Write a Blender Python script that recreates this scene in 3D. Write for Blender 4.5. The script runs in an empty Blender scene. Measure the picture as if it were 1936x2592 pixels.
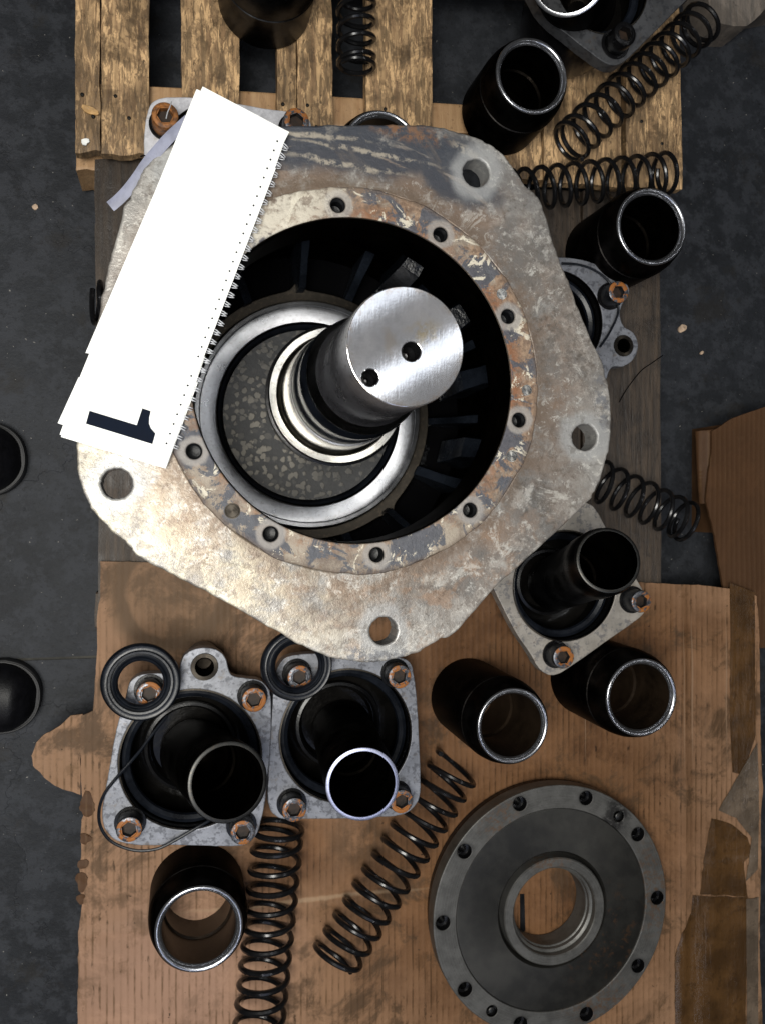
import bpy, bmesh, math, random
from mathutils import Vector, Matrix, geometry, noise as mnoise
random.seed(7)
PI = math.pi
scene = bpy.context.scene
COL = scene.collection

# ------------------------------------------------------------------ camera
ZC = 1.40                      # camera height above the concrete
FPX = 2198.0
def _axes():
    d = Vector((455-968, -(1283-1296), -FPX)).normalized()
    Z = -d
    Y = (Vector((0, 1, 0)) - Z[1]*Z).normalized()
    X = Y.cross(Z)
    return X, Y, Z
AX, AY, AZ = _axes()           # world axes seen in camera coordinates
cam_d = bpy.data.cameras.new('camera')
cam = bpy.data.objects.new('camera', cam_d); COL.objects.link(cam)
cam_d.sensor_fit = 'VERTICAL'; cam_d.sensor_height = 4.54; cam_d.sensor_width = 3.39
cam_d.lens = 3.85; cam_d.clip_start = 0.02; cam_d.clip_end = 60
cam_d.dof.use_dof = True; cam_d.dof.focus_distance = 0.86; cam_d.dof.aperture_fstop = 2.4
M = Matrix((AX, AY, AZ)).to_4x4()
M.translation = Vector((0, 0, ZC))
cam.matrix_world = M
scene.camera = cam
def W(px, py, z):
    """point of the place at height z that the measured position belongs to"""
    c = Vector(((px-968)/FPX, -(py-1296)/FPX, -1))
    w = Vector((AX.dot(c), AY.dot(c), AZ.dot(c)))
    k = (ZC-z)/-w.z
    return Vector((w.x*k, w.y*k, z))

# ------------------------------------------------------------------ world and lamps
wd = bpy.data.worlds.new('World'); scene.world = wd; wd.use_nodes = True
bg = wd.node_tree.nodes['Background']
bg.inputs[0].default_value = (0.80, 0.88, 1.0, 1); bg.inputs[1].default_value = 0.02
def area(name, loc, target, sx, sy, power, color, roll=0.0, spread=180):
    l = bpy.data.lights.new(name, 'AREA'); l.shape = 'RECTANGLE'; l.size = sx; l.size_y = sy
    l.energy = power; l.color = color; l.spread = math.radians(spread)
    o = bpy.data.objects.new(name, l); COL.objects.link(o)
    o.location = loc
    q = (Vector(target)-Vector(loc)).to_track_quat('-Z', 'Y').to_matrix().to_4x4()
    o.matrix_world = Matrix.Translation(loc) @ q @ Matrix.Rotation(roll, 4, 'Z')
    return o
area('work_light', (-0.42, -0.16, 2.35), (-0.30, -0.06, 0.3), 0.8, 0.8, 54, (1.0, 0.975, 0.91))
area('skylight', (0.1, -1.75, 3.4), (0.1, -0.9, 0.3), 1.8, 1.5, 9, (0.60, 0.70, 1.0))
area('ceiling_light', (0.5, 1.0, 3.6), (0.3, 0.3, 0.3), 2.2, 2.0, 2.2, (1.0, 0.95, 0.88))
for (x, y) in ((-0.9, -2.6), (0.3, -2.9), (1.5, -2.6), (2.6, -1.2), (2.7, 0.4), (2.3, 2.0), (-2.4, 1.0)):
    area('high_bay_lamp', (x, y, 3.9), (x*0.6, y*0.6, 0), 0.20, 0.20, (4.5 if x < 1 else 3.2), (0.98, 0.98, 1.0))
area('high_bay_lamp', (0.80, 1.30, 3.4), (0.80, 1.30, 0), 0.26, 0.10, 1.8, (0.95, 0.97, 1.0), roll=0.15)
for (x, y, w, p) in ((0.62, 0.80, 0.24, 2.4), (0.825, 0.512, 0.085, 1.0)):
    area('strip_light', (x, y, 3.1), (x, y, 0), 1.8, w, p, (0.9, 0.95, 1.0), roll=math.radians(30))
scene.view_settings.view_transform = 'Standard'
scene.view_settings.look = 'None'
scene.view_settings.exposure = 0.0
scene.render.engine = 'CYCLES'
scene.cycles.max_bounces = 8

# ------------------------------------------------------------------ heights
ZA = .150          # upper pallet deck
ZB = .108          # lower pallet deck
ZK = .118          # cardboard surface
ZF = ZC-.84        # flange face

# ------------------------------------------------------------------ node helper
class NT:
    def __init__(s, name):
        s.m = bpy.data.materials.new(name); s.m.use_nodes = True
        s.t = s.m.node_tree; s.t.nodes.clear()
        s.out = s.t.nodes.new('ShaderNodeOutputMaterial')
        s.b = s.t.nodes.new('ShaderNodeBsdfPrincipled')
        s.t.links.new(s.b.outputs[0], s.out.inputs[0])
        s._c = s.t.nodes.new('ShaderNodeTexCoord')
        s.co = s._c.outputs['Object']
        s._h = None
    def n(s, kind, **kw):
        x = s.t.nodes.new('ShaderNode'+kind)
        for k, v in kw.items(): setattr(x, k, v)
        return x
    def put(s, sock, v):
        if isinstance(v, bpy.types.NodeSocket): s.t.links.new(v, sock)
        elif isinstance(v, (tuple, list)) and len(v) == 3 and sock.type == 'RGBA': sock.default_value = (*v, 1)
        else: sock.default_value = v
    def geo(s, nm='Normal'): return s.n('NewGeometry').outputs[nm]
    def rnd(s): return s.n('ObjectInfo').outputs['Random']
    def sep(s, v=None):
        x = s.n('SeparateXYZ'); s.put(x.inputs[0], v if v is not None else s.co); return x.outputs
    def map(s, v=None, loc=(0,0,0), rot=(0,0,0), sc=(1,1,1)):
        x = s.n('Mapping'); s.put(x.inputs[0], v if v is not None else s.co)
        s.put(x.inputs['Location'], loc); s.put(x.inputs['Rotation'], rot); s.put(x.inputs['Scale'], sc); return x.outputs[0]
    def addv(s, a, b):
        x = s.n('VectorMath', operation='ADD'); s.put(x.inputs[0], a); s.put(x.inputs[1], b); return x.outputs[0]
    def scalev(s, a, k):
        x = s.n('VectorMath', operation='SCALE'); s.put(x.inputs[0], a); s.put(x.inputs[3], k); return x.outputs[0]
    def noise(s, scale, detail=5, rough=.6, v=None, dist=0.0, col=False):
        x = s.n('TexNoise'); s.put(x.inputs['Vector'], v if v is not None else s.co)
        x.inputs['Scale'].default_value = scale; x.inputs['Detail'].default_value = detail
        x.inputs['Roughness'].default_value = rough; x.inputs['Distortion'].default_value = dist
        return x.outputs[1 if col else 0]
    def vor(s, scale, v=None, feature='F1', out='Distance', rand=1.0):
        x = s.n('TexVoronoi', feature=feature); s.put(x.inputs['Vector'], v if v is not None else s.co)
        x.inputs['Scale'].default_value = scale; x.inputs['Randomness'].default_value = rand
        return x.outputs[out]
    def wave(s, scale, dist=0, v=None, direction='X', detail=2, dscale=1):
        x = s.n('TexWave', bands_direction=direction); s.put(x.inputs['Vector'], v if v is not None else s.co)
        x.inputs['Scale'].default_value = scale; x.inputs['Distortion'].default_value = dist
        x.inputs['Detail'].default_value = detail; x.inputs['Detail Scale'].default_value = dscale
        return x.outputs['Fac']
    def math(s, op, a, b=0.0, clamp=False):
        x = s.n('Math', operation=op, use_clamp=clamp); s.put(x.inputs[0], a); s.put(x.inputs[1], b); return x.outputs[0]
    def step(s, v, a, b, lo=0.0, hi=1.0):
        x = s.n('MapRange', interpolation_type='SMOOTHSTEP')
        s.put(x.inputs[0], v); s.put(x.inputs[1], a); s.put(x.inputs[2], b); s.put(x.inputs[3], lo); s.put(x.inputs[4], hi)
        return x.outputs[0]
    def mix(s, f, a, b, mode='MIX'):
        x = s.n('Mix', data_type='RGBA', blend_type=mode)
        s.put(x.inputs[0], f); s.put(x.inputs[6], a); s.put(x.inputs[7], b); return x.outputs[2]
    def blob(s, cx, cy, rx, ry, rot=0.0, soft=0.5, warp=0.0, wscale=20):
        """1 inside an uneven ellipse, 0 outside"""
        v = s.co
        if warp:
            nz = s.noise(wscale, 4, .6, col=True)
            v = s.addv(v, s.scalev(s.addv(nz, (-.5, -.5, -.5)), warp))
        v = s.map(v, loc=(-cx, -cy, 0))
        v = s.map(v, rot=(0, 0, -rot))
        v = s.map(v, sc=(1/rx, 1/ry, 0))
        x = s.n('VectorMath', operation='LENGTH'); s.put(x.inputs[0], v)
        return s.step(x.outputs['Value'], 1.0, 1.0-soft)
    def radius(s, cx=0, cy=0):
        v = s.map(loc=(-cx, -cy, 0)); v = s.map(v, sc=(1, 1, 0))
        x = s.n('VectorMath', operation='LENGTH'); s.put(x.inputs[0], v); return x.outputs['Value']
    def mul(s, *a):
        r = a[0]
        for b in a[1:]: r = s.math('MULTIPLY', r, b)
        return r
    def mx(s, *a):
        r = a[0]
        for b in a[1:]: r = s.math('MAXIMUM', r, b)
        return r
    def inv(s, a): return s.math('SUBTRACT', 1.0, a)
    def bump(s, h, dist, strength=1.0):
        x = s.n('Bump'); x.inputs['Distance'].default_value = dist; x.inputs['Strength'].default_value = strength
        s.put(x.inputs['Height'], h)
        if s._h is not None: s.put(x.inputs['Normal'], s._h)
        s._h = x.outputs[0]
    def done(s, color, rough=.5, metal=0.0, **kw):
        s.put(s.b.inputs['Base Color'], color); s.put(s.b.inputs['Roughness'], rough); s.put(s.b.inputs['Metallic'], metal)
        for k, v in kw.items(): s.put(s.b.inputs[k.replace('_', ' ')], v)
        if s._h is not None: s.put(s.b.inputs['Normal'], s._h)
        return s.m
MT = {}

# --- machine metals
def m_simple(name, color, rough, metal=0.0, nz=300, var=.25, bump=.0001, rv=.12, spec=.5):
    t = NT(name)
    a = t.noise(nz*.12, 5, .65); b = t.noise(nz, 3, .6)
    f = t.step(a, .35, .65)
    c = t.mix(f, tuple(x*(1-var) for x in color), tuple(min(1, x*(1+var)) for x in color))
    t.bump(b, bump)
    return t.done(c, t.math('ADD', t.mul(t.math('SUBTRACT', a, .5), rv*2), rough), metal, Specular_IOR_Level=spec)
MT['oil'] = m_simple('oily_black_steel', (.0045, .0045, .005), .24, .03, 260, .3, .00015, spec=.28)
MT['oilwet'] = m_simple('wet_black_oil', (.003, .003, .0035), .05, .0, 22, .3, .0022, .02, spec=.9)
MT['black'] = m_simple('black_casting', (.0055, .006, .007), .36, .0, 220, .4, .0004, spec=.2)
MT['rib'] = m_simple('oiled_slate_casting', (.0085, .0110, .016), .26, .0, 90, .6, .0012, spec=.35)
MT['spring'] = m_simple('oiled_spring_wire', (.010, .010, .011), .22, .35, 400, .2, .00005)
def m_soot(name, col, rough, tint):
    t = NT(name)
    a = t.noise(22, 5, .7); b = t.noise(200, 4, .6)
    c = t.mix(t.step(a, .35, .65), tuple(x*.6 for x in col), tuple(x*1.5 for x in col))
    c = t.mix(t.mul(t.step(t.noise(70, 5, .75), .60, .66), .6), c, (.05, .04, .032))
    t.bump(b, .00015)
    return t.done(c, t.math('ADD', t.mul(a, .25), rough-.12), 1.0, Specular_Tint=(tint, tint, tint))
MT['sleeve'] = m_soot('blackened_sleeve_steel', (.026, .024, .023), .36, .34)
MT['sleevein'] = m_simple('brown_bore', (.014, .009, .0055), .36, .0, 120, .6, .0002, spec=.3)  # dark brown for the walls of the open sleeves
MT['collared'] = m_soot('scuffed_barrel_steel', (.055, .057, .062), .30, .55)
MT['inside'] = m_soot('sooty_bore', (.012, .010, .008), .40, .15)
MT['borewet'] = m_simple('oil_wet_bore', (.0038, .0035, .0032), .16, .0, 120, .5, .0003, .06, spec=.22)
MT['rubber'] = m_simple('black_rubber', (.0060, .0075, .011), .30, .0, 300, .4, .00012, spec=.3)
MT['leather'] = m_simple('black_leather', (.0035, .0035, .0045), .45, .0, 320, .3, .00035, spec=.2)
MT['sole'] = m_simple('black_boot_sole', (.015, .015, .016), .6, .0, 300, .3, .0002)
MT['socket'] = m_simple('rusty_socket', (.022, .011, .005), .6, .2, 500, .6, .0002)
MT['strap'] = m_simple('grey_webbing', (.20, .21, .28), .55, .0, 500, .15, .0002)
MT['ink'] = m_simple('dark_blue_ink', (.0045, .0075, .016), .8, .0, 500, .1, .00002, spec=.1)
MT['wire'] = m_simple('silver_wire', (.72, .74, .78), .35, .15, 500, .1, .00002)

def m_steel(name, base, rough, lathe=True, stain=.35, dirt=(.10, .08, .06), metal=1.0):
    t = NT(name)
    r = t.radius()
    xyz = t.sep()
    comb = t.n('CombineXYZ'); t.put(comb.inputs[0], r); t.put(comb.inputs[2], xyz[2])
    rings = t.noise(900, 2, .5, comb.outputs[0]) if lathe else t.noise(500, 2, .5)
    big = t.noise(28, 5, .65); fine = t.noise(240, 4, .6)
    c = t.mix(t.step(big, .35, .7), tuple(x*.72 for x in base), base)
    c = t.mix(t.mul(t.step(fine, .5, .75), stain), c, dirt)
    t.bump(rings, .00005); t.bump(fine, .00004)
    kw = {}
    if lathe:
        tg = t.n('Tangent', direction_type='RADIAL', axis='Z'); t.put(t.b.inputs['Tangent'], tg.outputs[0]); kw['Anisotropic'] = .75
    return t.done(c, t.math('ADD', t.mul(big, .22), rough-.1), metal, **kw)
MT['rim'] = m_steel('bright_rim_steel', (.44, .45, .48), .20, False, .45, (.10, .08, .065), metal=.92)
MT['rimblue'] = m_steel('sky_tinted_rim_steel', (.50, .53, .72), .36, False, .2, metal=.9)  # blue skylight reflection put into the steel colour
MT['rimdark'] = m_steel('dark_rim_steel', (.055, .055, .053), .38, False, .4)
MT['ring'] = m_steel('bearing_ring_steel', (.50, .51, .54), .30, True, .35)
MT['collar'] = m_steel('polished_collar_steel', (.56, .55, .52), .29, True, .5, (.14, .10, .06))
MT['hub'] = m_steel('stained_hub_steel', (.042, .037, .031), .42, True, .5)
MT['shaftside'] = m_steel('oiled_shaft_steel', (.17, .17, .19), .27, False, .7, (.035, .030, .026), metal=.8)
MT['coverouter'] = m_steel('machined_cover_rim', (.118, .116, .110), .42, False, .35, (.07, .06, .055), metal=.55)

def m_cover_in():
    t = NT('dark_phosphate_cover')
    a = t.noise(35, 5, .6); f = t.noise(500, 3, .6)
    c = t.mix(t.step(a, .35, .65), (.0150, .0145, .0130), (.026, .025, .022))
    rust = t.mul(t.step(t.noise(60, 6, .7), .52, .62), t.blob(.085, -.05, .10, .10, 0, .7, .04))
    c = t.mix(t.mul(rust, .8), c, (.060, .033, .018))
    tg = t.n('Tangent', direction_type='RADIAL', axis='Z'); t.put(t.b.inputs['Tangent'], tg.outputs[0])
    t.bump(f, .00010)
    return t.done(c, .48, .35, Anisotropic=.6)
MT['coverinner'] = m_cover_in()
def m_cover_out():
    t = NT('worn_cover_rim')
    a = t.noise(26, 6, .7); b = t.noise(110, 6, .75); f = t.noise(480, 3, .6)
    r = t.radius(); cb = t.n('CombineXYZ'); t.put(cb.inputs[0], r); rings = t.noise(700, 2, .6, cb.outputs[0])
    c = t.mix(t.step(a, .36, .64), (.066, .064, .058), (.118, .115, .106))
    c = t.mix(t.mul(t.step(rings, .4, .65), .35), c, (.17, .17, .168))
    hm = None
    for k in range(10):
        aa = 1.89-math.radians(36)*k
        h = t.blob(.1766*math.cos(aa), .1766*math.sin(aa), .019, .019, 0, .6, .012, 90)
        hm = h if hm is None else t.mx(hm, h)
    c = t.mix(t.mul(hm, .65), c, (.035, .034, .032))
    rz = t.mx(t.blob(.17, .02, .05, .11, .1, .8, .05, 20), t.blob(-.09, .15, .05, .03, .6, .8, .04, 25), t.blob(.08, -.15, .09, .05, 0, .9, .05, 20), t.blob(-.01, .075, .05, .02, 0, .8, .02, 40))
    c = t.mix(t.mul(rz, t.step(b, .46, .60), .75), c, (.12, .065, .032))
    c = t.mix(t.mul(t.blob(.105, .135, .028, .034, -.3, .5, .03, 60), t.step(b, .36, .50), .92), c, (.014, .013, .012))
    c = t.mix(t.mul(t.step(t.noise(190, 5, .8), .60, .66), .6), c, (.03, .028, .025))
    t.bump(rings, .00006); t.bump(b, .00025); t.bump(f, .00008)
    return t.done(c, t.math('ADD', t.mul(b, .3), .30), .5)
MT['coverouter'] = m_cover_out()

def m_shaftend():
    t = NT('brushed_shaft_end')
    v = t.map(rot=(0, 0, math.radians(20)), sc=(400, 60, 1))
    scr = t.noise(1.0, 3, .6, v); big = t.noise(30, 5, .6); mott = t.noise(120, 4, .7)
    c = t.mix(t.step(big, .35, .65), (.55, .56, .60), (.70, .70, .73))
    c = t.mix(t.mul(t.step(mott, .48, .7), .30), c, (.38, .38, .42))
    st = t.blob(.016, .013, .020, .013, .4, .9, .02, 60)
    c = t.mix(t.mul(st, t.step(mott, .35, .6), .75), c, (.58, .47, .27))
    st2 = t.blob(-.012, .002, .008, .016, .2, .9, .02, 60)
    c = t.mix(t.mul(st2, .4), c, (.5, .40, .28))
    edge = t.step(t.radius(), .040, .0465)
    c = t.mix(t.mul(edge, t.step(mott, .45, .6), .55), c, (.42, .33, .25))
    sc2 = t.step(t.vor(60, t.map(rot=(0,0,.5), sc=(6, .5, 1)), 'DISTANCE_TO_EDGE'), .03, .0)
    c = t.mix(t.mul(sc2, .15), c, (.85, .86, .9))
    t.bump(scr, .000012); t.bump(mott, .000012)
    return t.done(c, t.math('ADD', t.mul(mott, .05), .045), .90)
MT['shaftend'] = m_shaftend()

def m_mottle():
    t = NT('flaked_grey_disc')
    d = t.vor(115, t.addv(t.co, t.scalev(t.noise(90, 3, .6, col=True), .010)), 'F1')
    rv = t.sep(t.vor(115, t.addv(t.co, t.scalev(t.noise(90, 3, .6, col=True), .010)), 'F1', 'Color'))[0]
    flake = t.mul(t.step(d, .56, .40), t.step(rv, .05, .6))
    dens = t.step(t.noise(14, 3, .5), .30, .52)
    side = t.blob(-.055, -.03, .10, .12, 0, .9)
    c = t.mix(t.noise(200, 4, .6), (.025, .026, .028), (.065, .066, .068))
    c = t.mix(t.mul(flake, t.math('ADD', t.mul(dens, .5), .5), t.math('ADD', t.mul(side, .65), .32)), c, (.27, .25, .215))
    t.bump(flake, .00025); t.bump(t.noise(400, 3, .6), .0002)
    return t.done(c, .5, .2)
MT['mottle'] = m_mottle()

def m_plate(name, seed=0.0, light=(.24, .25, .28), dark=(.06, .063, .075), tan=(.14, .11, .08), amt=.7):
    """worn grey painted housing plate"""
    t = NT(name)
    v = t.addv(t.co, (seed, seed*.7, 0))
    a = t.noise(30, 6, .7, v); b = t.noise(110, 5, .7, v); f = t.noise(500, 3, .6, v)
    c = t.mix(t.step(a, .38, .62), tuple(x*.72 for x in light), light)
    c = t.mix(t.mul(t.step(b, .51, .59), amt), c, dark)
    c = t.mix(t.mul(t.step(t.noise(50, 6, .75, v), .56, .68), .55), c, tan)
    t.bump(b, .0003); t.bump(f, .00010)
    return t.done(c, t.math('ADD', t.mul(b, .25), .30), .3)
MT['plate'] = m_plate('worn_housing_paint')
MT['platewarm'] = m_plate('warm_worn_housing_paint', 3.1, (.38, .35, .31), (.12, .12, .13), (.2, .14, .09))
MT['plateblack'] = m_plate('oily_housing_paint', 1.7, (.075, .077, .082), (.025, .026, .03), (.07, .055, .04))
MT['platelight'] = m_plate('pale_housing_paint', 5.2, (.66, .66, .70), (.30, .30, .33), (.4, .34, .26), .35)

def m_bolt():
    t = NT('rusty_bolt_head')
    nz = t.sep(t.geo())[2]
    top = t.step(nz, .25, .6)
    v = t.addv(t.co, t.scalev(t.n('ObjectInfo').outputs['Location'], 7.0))
    a = t.noise(70, 5, .7, v); b = t.noise(260, 4, .7, v)
    side = t.mix(t.step(b, .5, .7), (.016, .018, .022), (.05, .045, .04))
    metal = t.mix(t.step(b, .4, .6), (.055, .06, .072), (.16, .165, .18))
    rust = t.mix(b, (.17, .055, .010), (.40, .145, .025))
    k = t.step(a, .47, .53)
    c = t.mix(top, side, t.mix(k, metal, rust))
    t.bump(b, .0003)
    return t.done(c, t.math('ADD', t.mul(k, .3), .35), t.mul(t.inv(k), .6))
MT['bolt'] = m_bolt()
def m_boltorange():
    t = NT('heavily_rusted_bolt')
    a = t.noise(120, 5, .7)
    c = t.mix(t.step(a, .35, .65), (.085, .035, .012), (.34, .13, .03))
    t.bump(a, .0004)
    return t.done(c, .6, .1)
MT['boltrust'] = m_boltorange()

# --- motor flange: object space is centred on the shaft axis
def m_flange():
    t = NT('corroded_flange_casting')
    a = t.noise(9, 7, .68); b = t.noise(34, 7, .72); c3 = t.noise(120, 5, .7); f = t.noise(420, 4, .65)
    w = t.noise(55, 6, .75, dist=.6)
    R = t.radius()
    ang = t.n('TexGradient', gradient_type='RADIAL'); t.put(ang.inputs[0], t.co)
    comb = t.n('CombineXYZ'); t.put(comb.inputs[0], t.mul(R, 60)); t.put(comb.inputs[1], t.mul(ang.outputs[1], 14))
    arc = t.noise(1.0, 5, .65, comb.outputs[0])                      # streaks that run round the axis
    c = t.mix(t.step(a, .40, .60), (.150, .143, .135), (.335, .322, .300))
    c = t.mix(t.mul(t.step(b, .51, .59), .70), c, (.44, .425, .395))
    # cream crust lower left, grey-beige to the right
    cream = t.blob(-.13, -.13, .25, .22, -.5, .9, .08, 8)
    c = t.mix(t.mul(cream, t.step(b, .36, .60), .85), c, (.62, .565, .42))
    c = t.mix(t.mul(t.step(w, .52, .58), .65), c, (.165, .150, .138))
    # brown washes
    br = t.mx(t.mul(t.step(R, .275, .205), t.step(a, .36, .54)), t.mul(t.step(t.noise(16, 6, .7), .55, .66), .7))
    c = t.mix(t.mul(br, t.step(b, .32, .58), .85), c, (.165, .105, .068))
    low = t.blob(.09, -.20, .22, .10, .5, .9, .08, 10)
    c = t.mix(t.mul(low, t.step(t.noise(40, 6, .7), .50, .62), .55), c, (.30, .19, .12))
    # speckled dark pits on the right limb
    pit = t.mul(t.blob(.215, .09, .055, .16, .35, .8, .05, 15), t.step(t.noise(150, 5, .75), .50, .58))
    c = t.mix(t.mul(pit, .75), c, (.13, .115, .10))
    pit2 = t.mul(t.blob(.17, .215, .07, .05, -.6, .9, .05, 15), t.step(c3, .48, .60))
    c = t.mix(t.mul(pit2, .6), c, (.17, .16, .155))
    # slate paint left on the top limb
    top = t.mx(t.blob(-.015, .238, .18, .042, -.06, .4, .05, 14), t.blob(.095, .215, .075, .036, -.45, .45, .05, 20))
    arcs = t.step(arc, .36, .44)
    c = t.mix(t.mul(top, t.step(b, .33, .45), arcs, .92), c, (.040, .047, .062))
    c = t.mix(t.mul(t.blob(-.02, .185, .15, .022, 0, .9, .03, 14), arcs, .55), c, (.13, .095, .06))
    for (sx, sy, sw, sh, sr) in ((-.045, .238, .075, .0035, -.02), (.01, .226, .10, .0030, -.10), (-.01, .212, .085, .004, -.08), (.115, .236, .03, .006, -.5), (.055, .262, .03, .004, .3)):
        c = t.mix(t.mul(t.blob(sx, sy, sw, sh, sr, .7, .014, 45), t.step(c3, .40, .55), .9), c, (.36, .32, .26))
    rt = t.mul(t.blob(.05, .25, .06, .016, -.1, .9, .03, 20), t.step(c3, .45, .6))
    c = t.mix(t.mul(rt, .8), c, (.24, .115, .05))
    sm = t.mul(t.step(t.noise(7, 6, .7, t.addv(t.co, (5, 2, 0)), .8), .50, .60), t.inv(t.mul(cream, .7)))
    c = t.mix(t.mul(sm, t.step(b, .30, .62), .55), c, (.15, .125, .105))
    wc = t.step(t.noise(24, 8, .78, t.addv(t.co, (2, 7, 0)), .9), .57, .60)
    c = t.mix(t.mul(wc, t.inv(top), .5), c, (.54, .52, .475))
    # clean halo and dark wear at each mounting hole
    hm = None
    for k in range(5):
        aa = 1.053 - math.radians(72)*k
        h = t.blob(.2486*math.cos(aa), .2486*math.sin(aa), .036, .031, aa, .35, .012, 60)
        hm = h if hm is None else t.mx(hm, h)
    c = t.mix(t.mul(hm, .75), c, t.mix(c3, (.26, .265, .27), (.40, .40, .39)))
    lug = t.mx(t.blob(.02, -.275, .06, .018, 0, .6, .03, 30), t.blob(.262, -.01, .012, .04, .1, .7, .03, 30))
    c = t.mix(t.mul(lug, t.step(c3, .46, .56), .8), c, (.14, .145, .16))
    cr1 = t.step(t.noise(75, 9, .82, t.addv(t.co, (1, 3, 0)), .4), .52, .55)
    zone = t.step(t.noise(10, 5, .7, t.addv(t.co, (8, 3, 0))), .44, .58)
    c = t.mix(t.mul(cr1, zone, t.inv(top), .55), c, t.mix(1.0, c, (.46, .42, .38), 'MULTIPLY'))
    cr2 = t.step(t.noise(95, 9, .84, t.addv(t.co, (6, 9, 0)), .4), .55, .58)
    c = t.mix(t.mul(cr2, t.inv(zone), t.inv(top), .6), c, (.60, .585, .54))
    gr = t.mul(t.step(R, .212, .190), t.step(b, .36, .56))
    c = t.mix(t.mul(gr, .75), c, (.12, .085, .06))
    sp = t.step(t.noise(260, 4, .8), .64, .70)
    c = t.mix(t.mul(sp, .6), c, (.10, .075, .06))
    t.bump(b, .0007); t.bump(c3, .0005); t.bump(f, .00020)
    return t.done(c, t.math('ADD', t.mul(b, .3), .25), .35)
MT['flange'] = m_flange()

def m_boss():
    t = NT('rusted_spigot_face')
    a = t.noise(22, 6, .7); b = t.noise(60, 7, .75, dist=.4); c3 = t.noise(160, 5, .7); f = t.noise(420, 4, .65)
    c = t.mix(t.step(a, .38, .6), (.15, .115, .09), (.31, .265, .21))
    R = t.radius()
    rightside = t.mx(t.blob(.20, .03, .16, .24, 0, .8, .05, 12), t.blob(.05, .19, .12, .08, -.3, .8, .05, 12))
    rust = t.mul(t.step(t.math('ADD', t.mul(rightside, .20), b), .52, .64), .9)
    c = t.mix(t.mul(rust, .85), c, t.mix(t.step(c3, .35, .65), (.105, .052, .028), (.32, .205, .125)))
    rim = t.mul(t.step(R, .178, .163), t.step(c3, .38, .55), t.math('ADD', t.mul(rightside, .7), .3))
    c = t.mix(t.mul(rim, .85), c, (.20, .075, .028))
    lg = t.mul(t.step(t.noise(26, 7, .74, t.addv(t.co, (3, 1, 0)), .7), .485, .52), t.inv(t.blob(-.06, .17, .08, .05, 0, .6)))
    c = t.mix(t.mul(lg, .92), c, t.mix(c3, (.022, .027, .038), (.10, .11, .135)))
    cr = t.step(t.noise(36, 7, .76, t.addv(t.co, (9, 4, 0)), .8), .575, .60)
    c = t.mix(t.mul(cr, .9), c, (.62, .57, .46))
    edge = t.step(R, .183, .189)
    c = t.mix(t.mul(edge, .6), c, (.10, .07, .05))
    hm = None
    for k in range(10):
        aa = 1.685 - math.radians(36)*k
        h = t.blob(.1722*math.cos(aa), .1722*math.sin(aa), .0165, .0165, 0, .25, .006, 80)
        hm = h if hm is None else t.mx(hm, h)
    c = t.mix(t.mul(hm, .85), c, t.mix(b, (.20, .18, .165), (.34, .32, .30)))
    wl = t.blob(-.08, .155, .10, .05, .5, .7, .04, 20)
    c = t.mix(t.mul(wl, t.step(b, .40, .55), .8), c, (.60, .56, .47))
    t.bump(b, .0015); t.bump(c3, .0009); t.bump(f, .0002)
    return t.done(c, t.math('ADD', t.mul(b, .3), .38), .1)
MT['boss'] = m_boss()

def m_wood(name, lightc, darkc, oil, oilamt, scale=1.0, osb=True):
    t = NT(name)
    off = t.scalev(t.n('ObjectInfo').outputs['Location'], 3.0)
    rr = t.rnd(); cx = t.n('CombineXYZ'); t.put(cx.inputs[0], t.mul(rr, 9.0)); t.put(cx.inputs[1], t.mul(rr, 5.0))
    v = t.addv(t.co, cx.outputs[0])
    g = t.noise(1.0, 6, .65, t.map(v, sc=(160*scale, 9*scale, 20)), .3)
    g2 = t.noise(1.0, 5, .7, t.map(v, rot=(0, 0, .5), sc=(90*scale, 22*scale, 20)), .8)
    g3 = t.noise(1.0, 5, .7, t.map(v, rot=(0, 0, -.45), sc=(100*scale, 20*scale, 20)), .8)
    blot = t.noise(13*scale, 6, .72, v, .5); blot2 = t.noise(45*scale, 6, .80, t.map(v, sc=(1.7, .6, 1)), .8)
    c = t.mix(t.step(g, .32, .68), darkc, lightc)
    if osb:
        c = t.mix(t.mul(t.step(g2, .51, .56), .85), c, tuple(min(1, x*1.45) for x in lightc))
        c = t.mix(t.mul(t.step(g3, .51, .56), .80), c, tuple(x*.36 for x in lightc))
        g4 = t.noise(1.0, 4, .6, t.map(v, rot=(0, 0, .2), sc=(230*scale, 36*scale, 20)), .6)
        c = t.mix(t.mul(t.step(g4, .56, .61), .7), c, tuple(x*.25 for x in lightc))
    big = t.mul(t.step(t.noise(5.5, 4, .6, v), .50, .62), .62)
    o = t.mx(t.mul(t.step(blot, .47, .62), .80), t.mul(t.step(blot2, .55, .62), .8), big)
    c = t.mix(t.mul(o, oilamt), c, oil)
    c = t.mix(t.mul(t.step(t.noise(90, 4, .8, v), .60, .68), .6), c, tuple(x*.5 for x in oil))
    t.bump(g, .0012); t.bump(g2, .0008); t.bump(blot2, .0012)
    return t.done(c, t.math('SUBTRACT', .62, t.mul(o, .25)), 0.0)
MT['woodA'] = m_wood('oil_stained_golden_boards', (.53, .345, .175), (.25, .15, .075), (.040, .025, .014), .82)
MT['woodcross'] = m_wood('pale_softwood_board', (.46, .29, .15), (.33, .19, .09), (.16, .09, .045), .35, .7, False)
MT['woodB'] = m_wood('dark_weathered_boards', (.075, .053, .036), (.032, .024, .018), (.014, .011, .009), .7, .9, False)
MT['woodgrey'] = m_wood('grey_weathered_plank', (.24, .20, .165), (.13, .115, .10), (.07, .06, .05), .6, .8, False)

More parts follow.
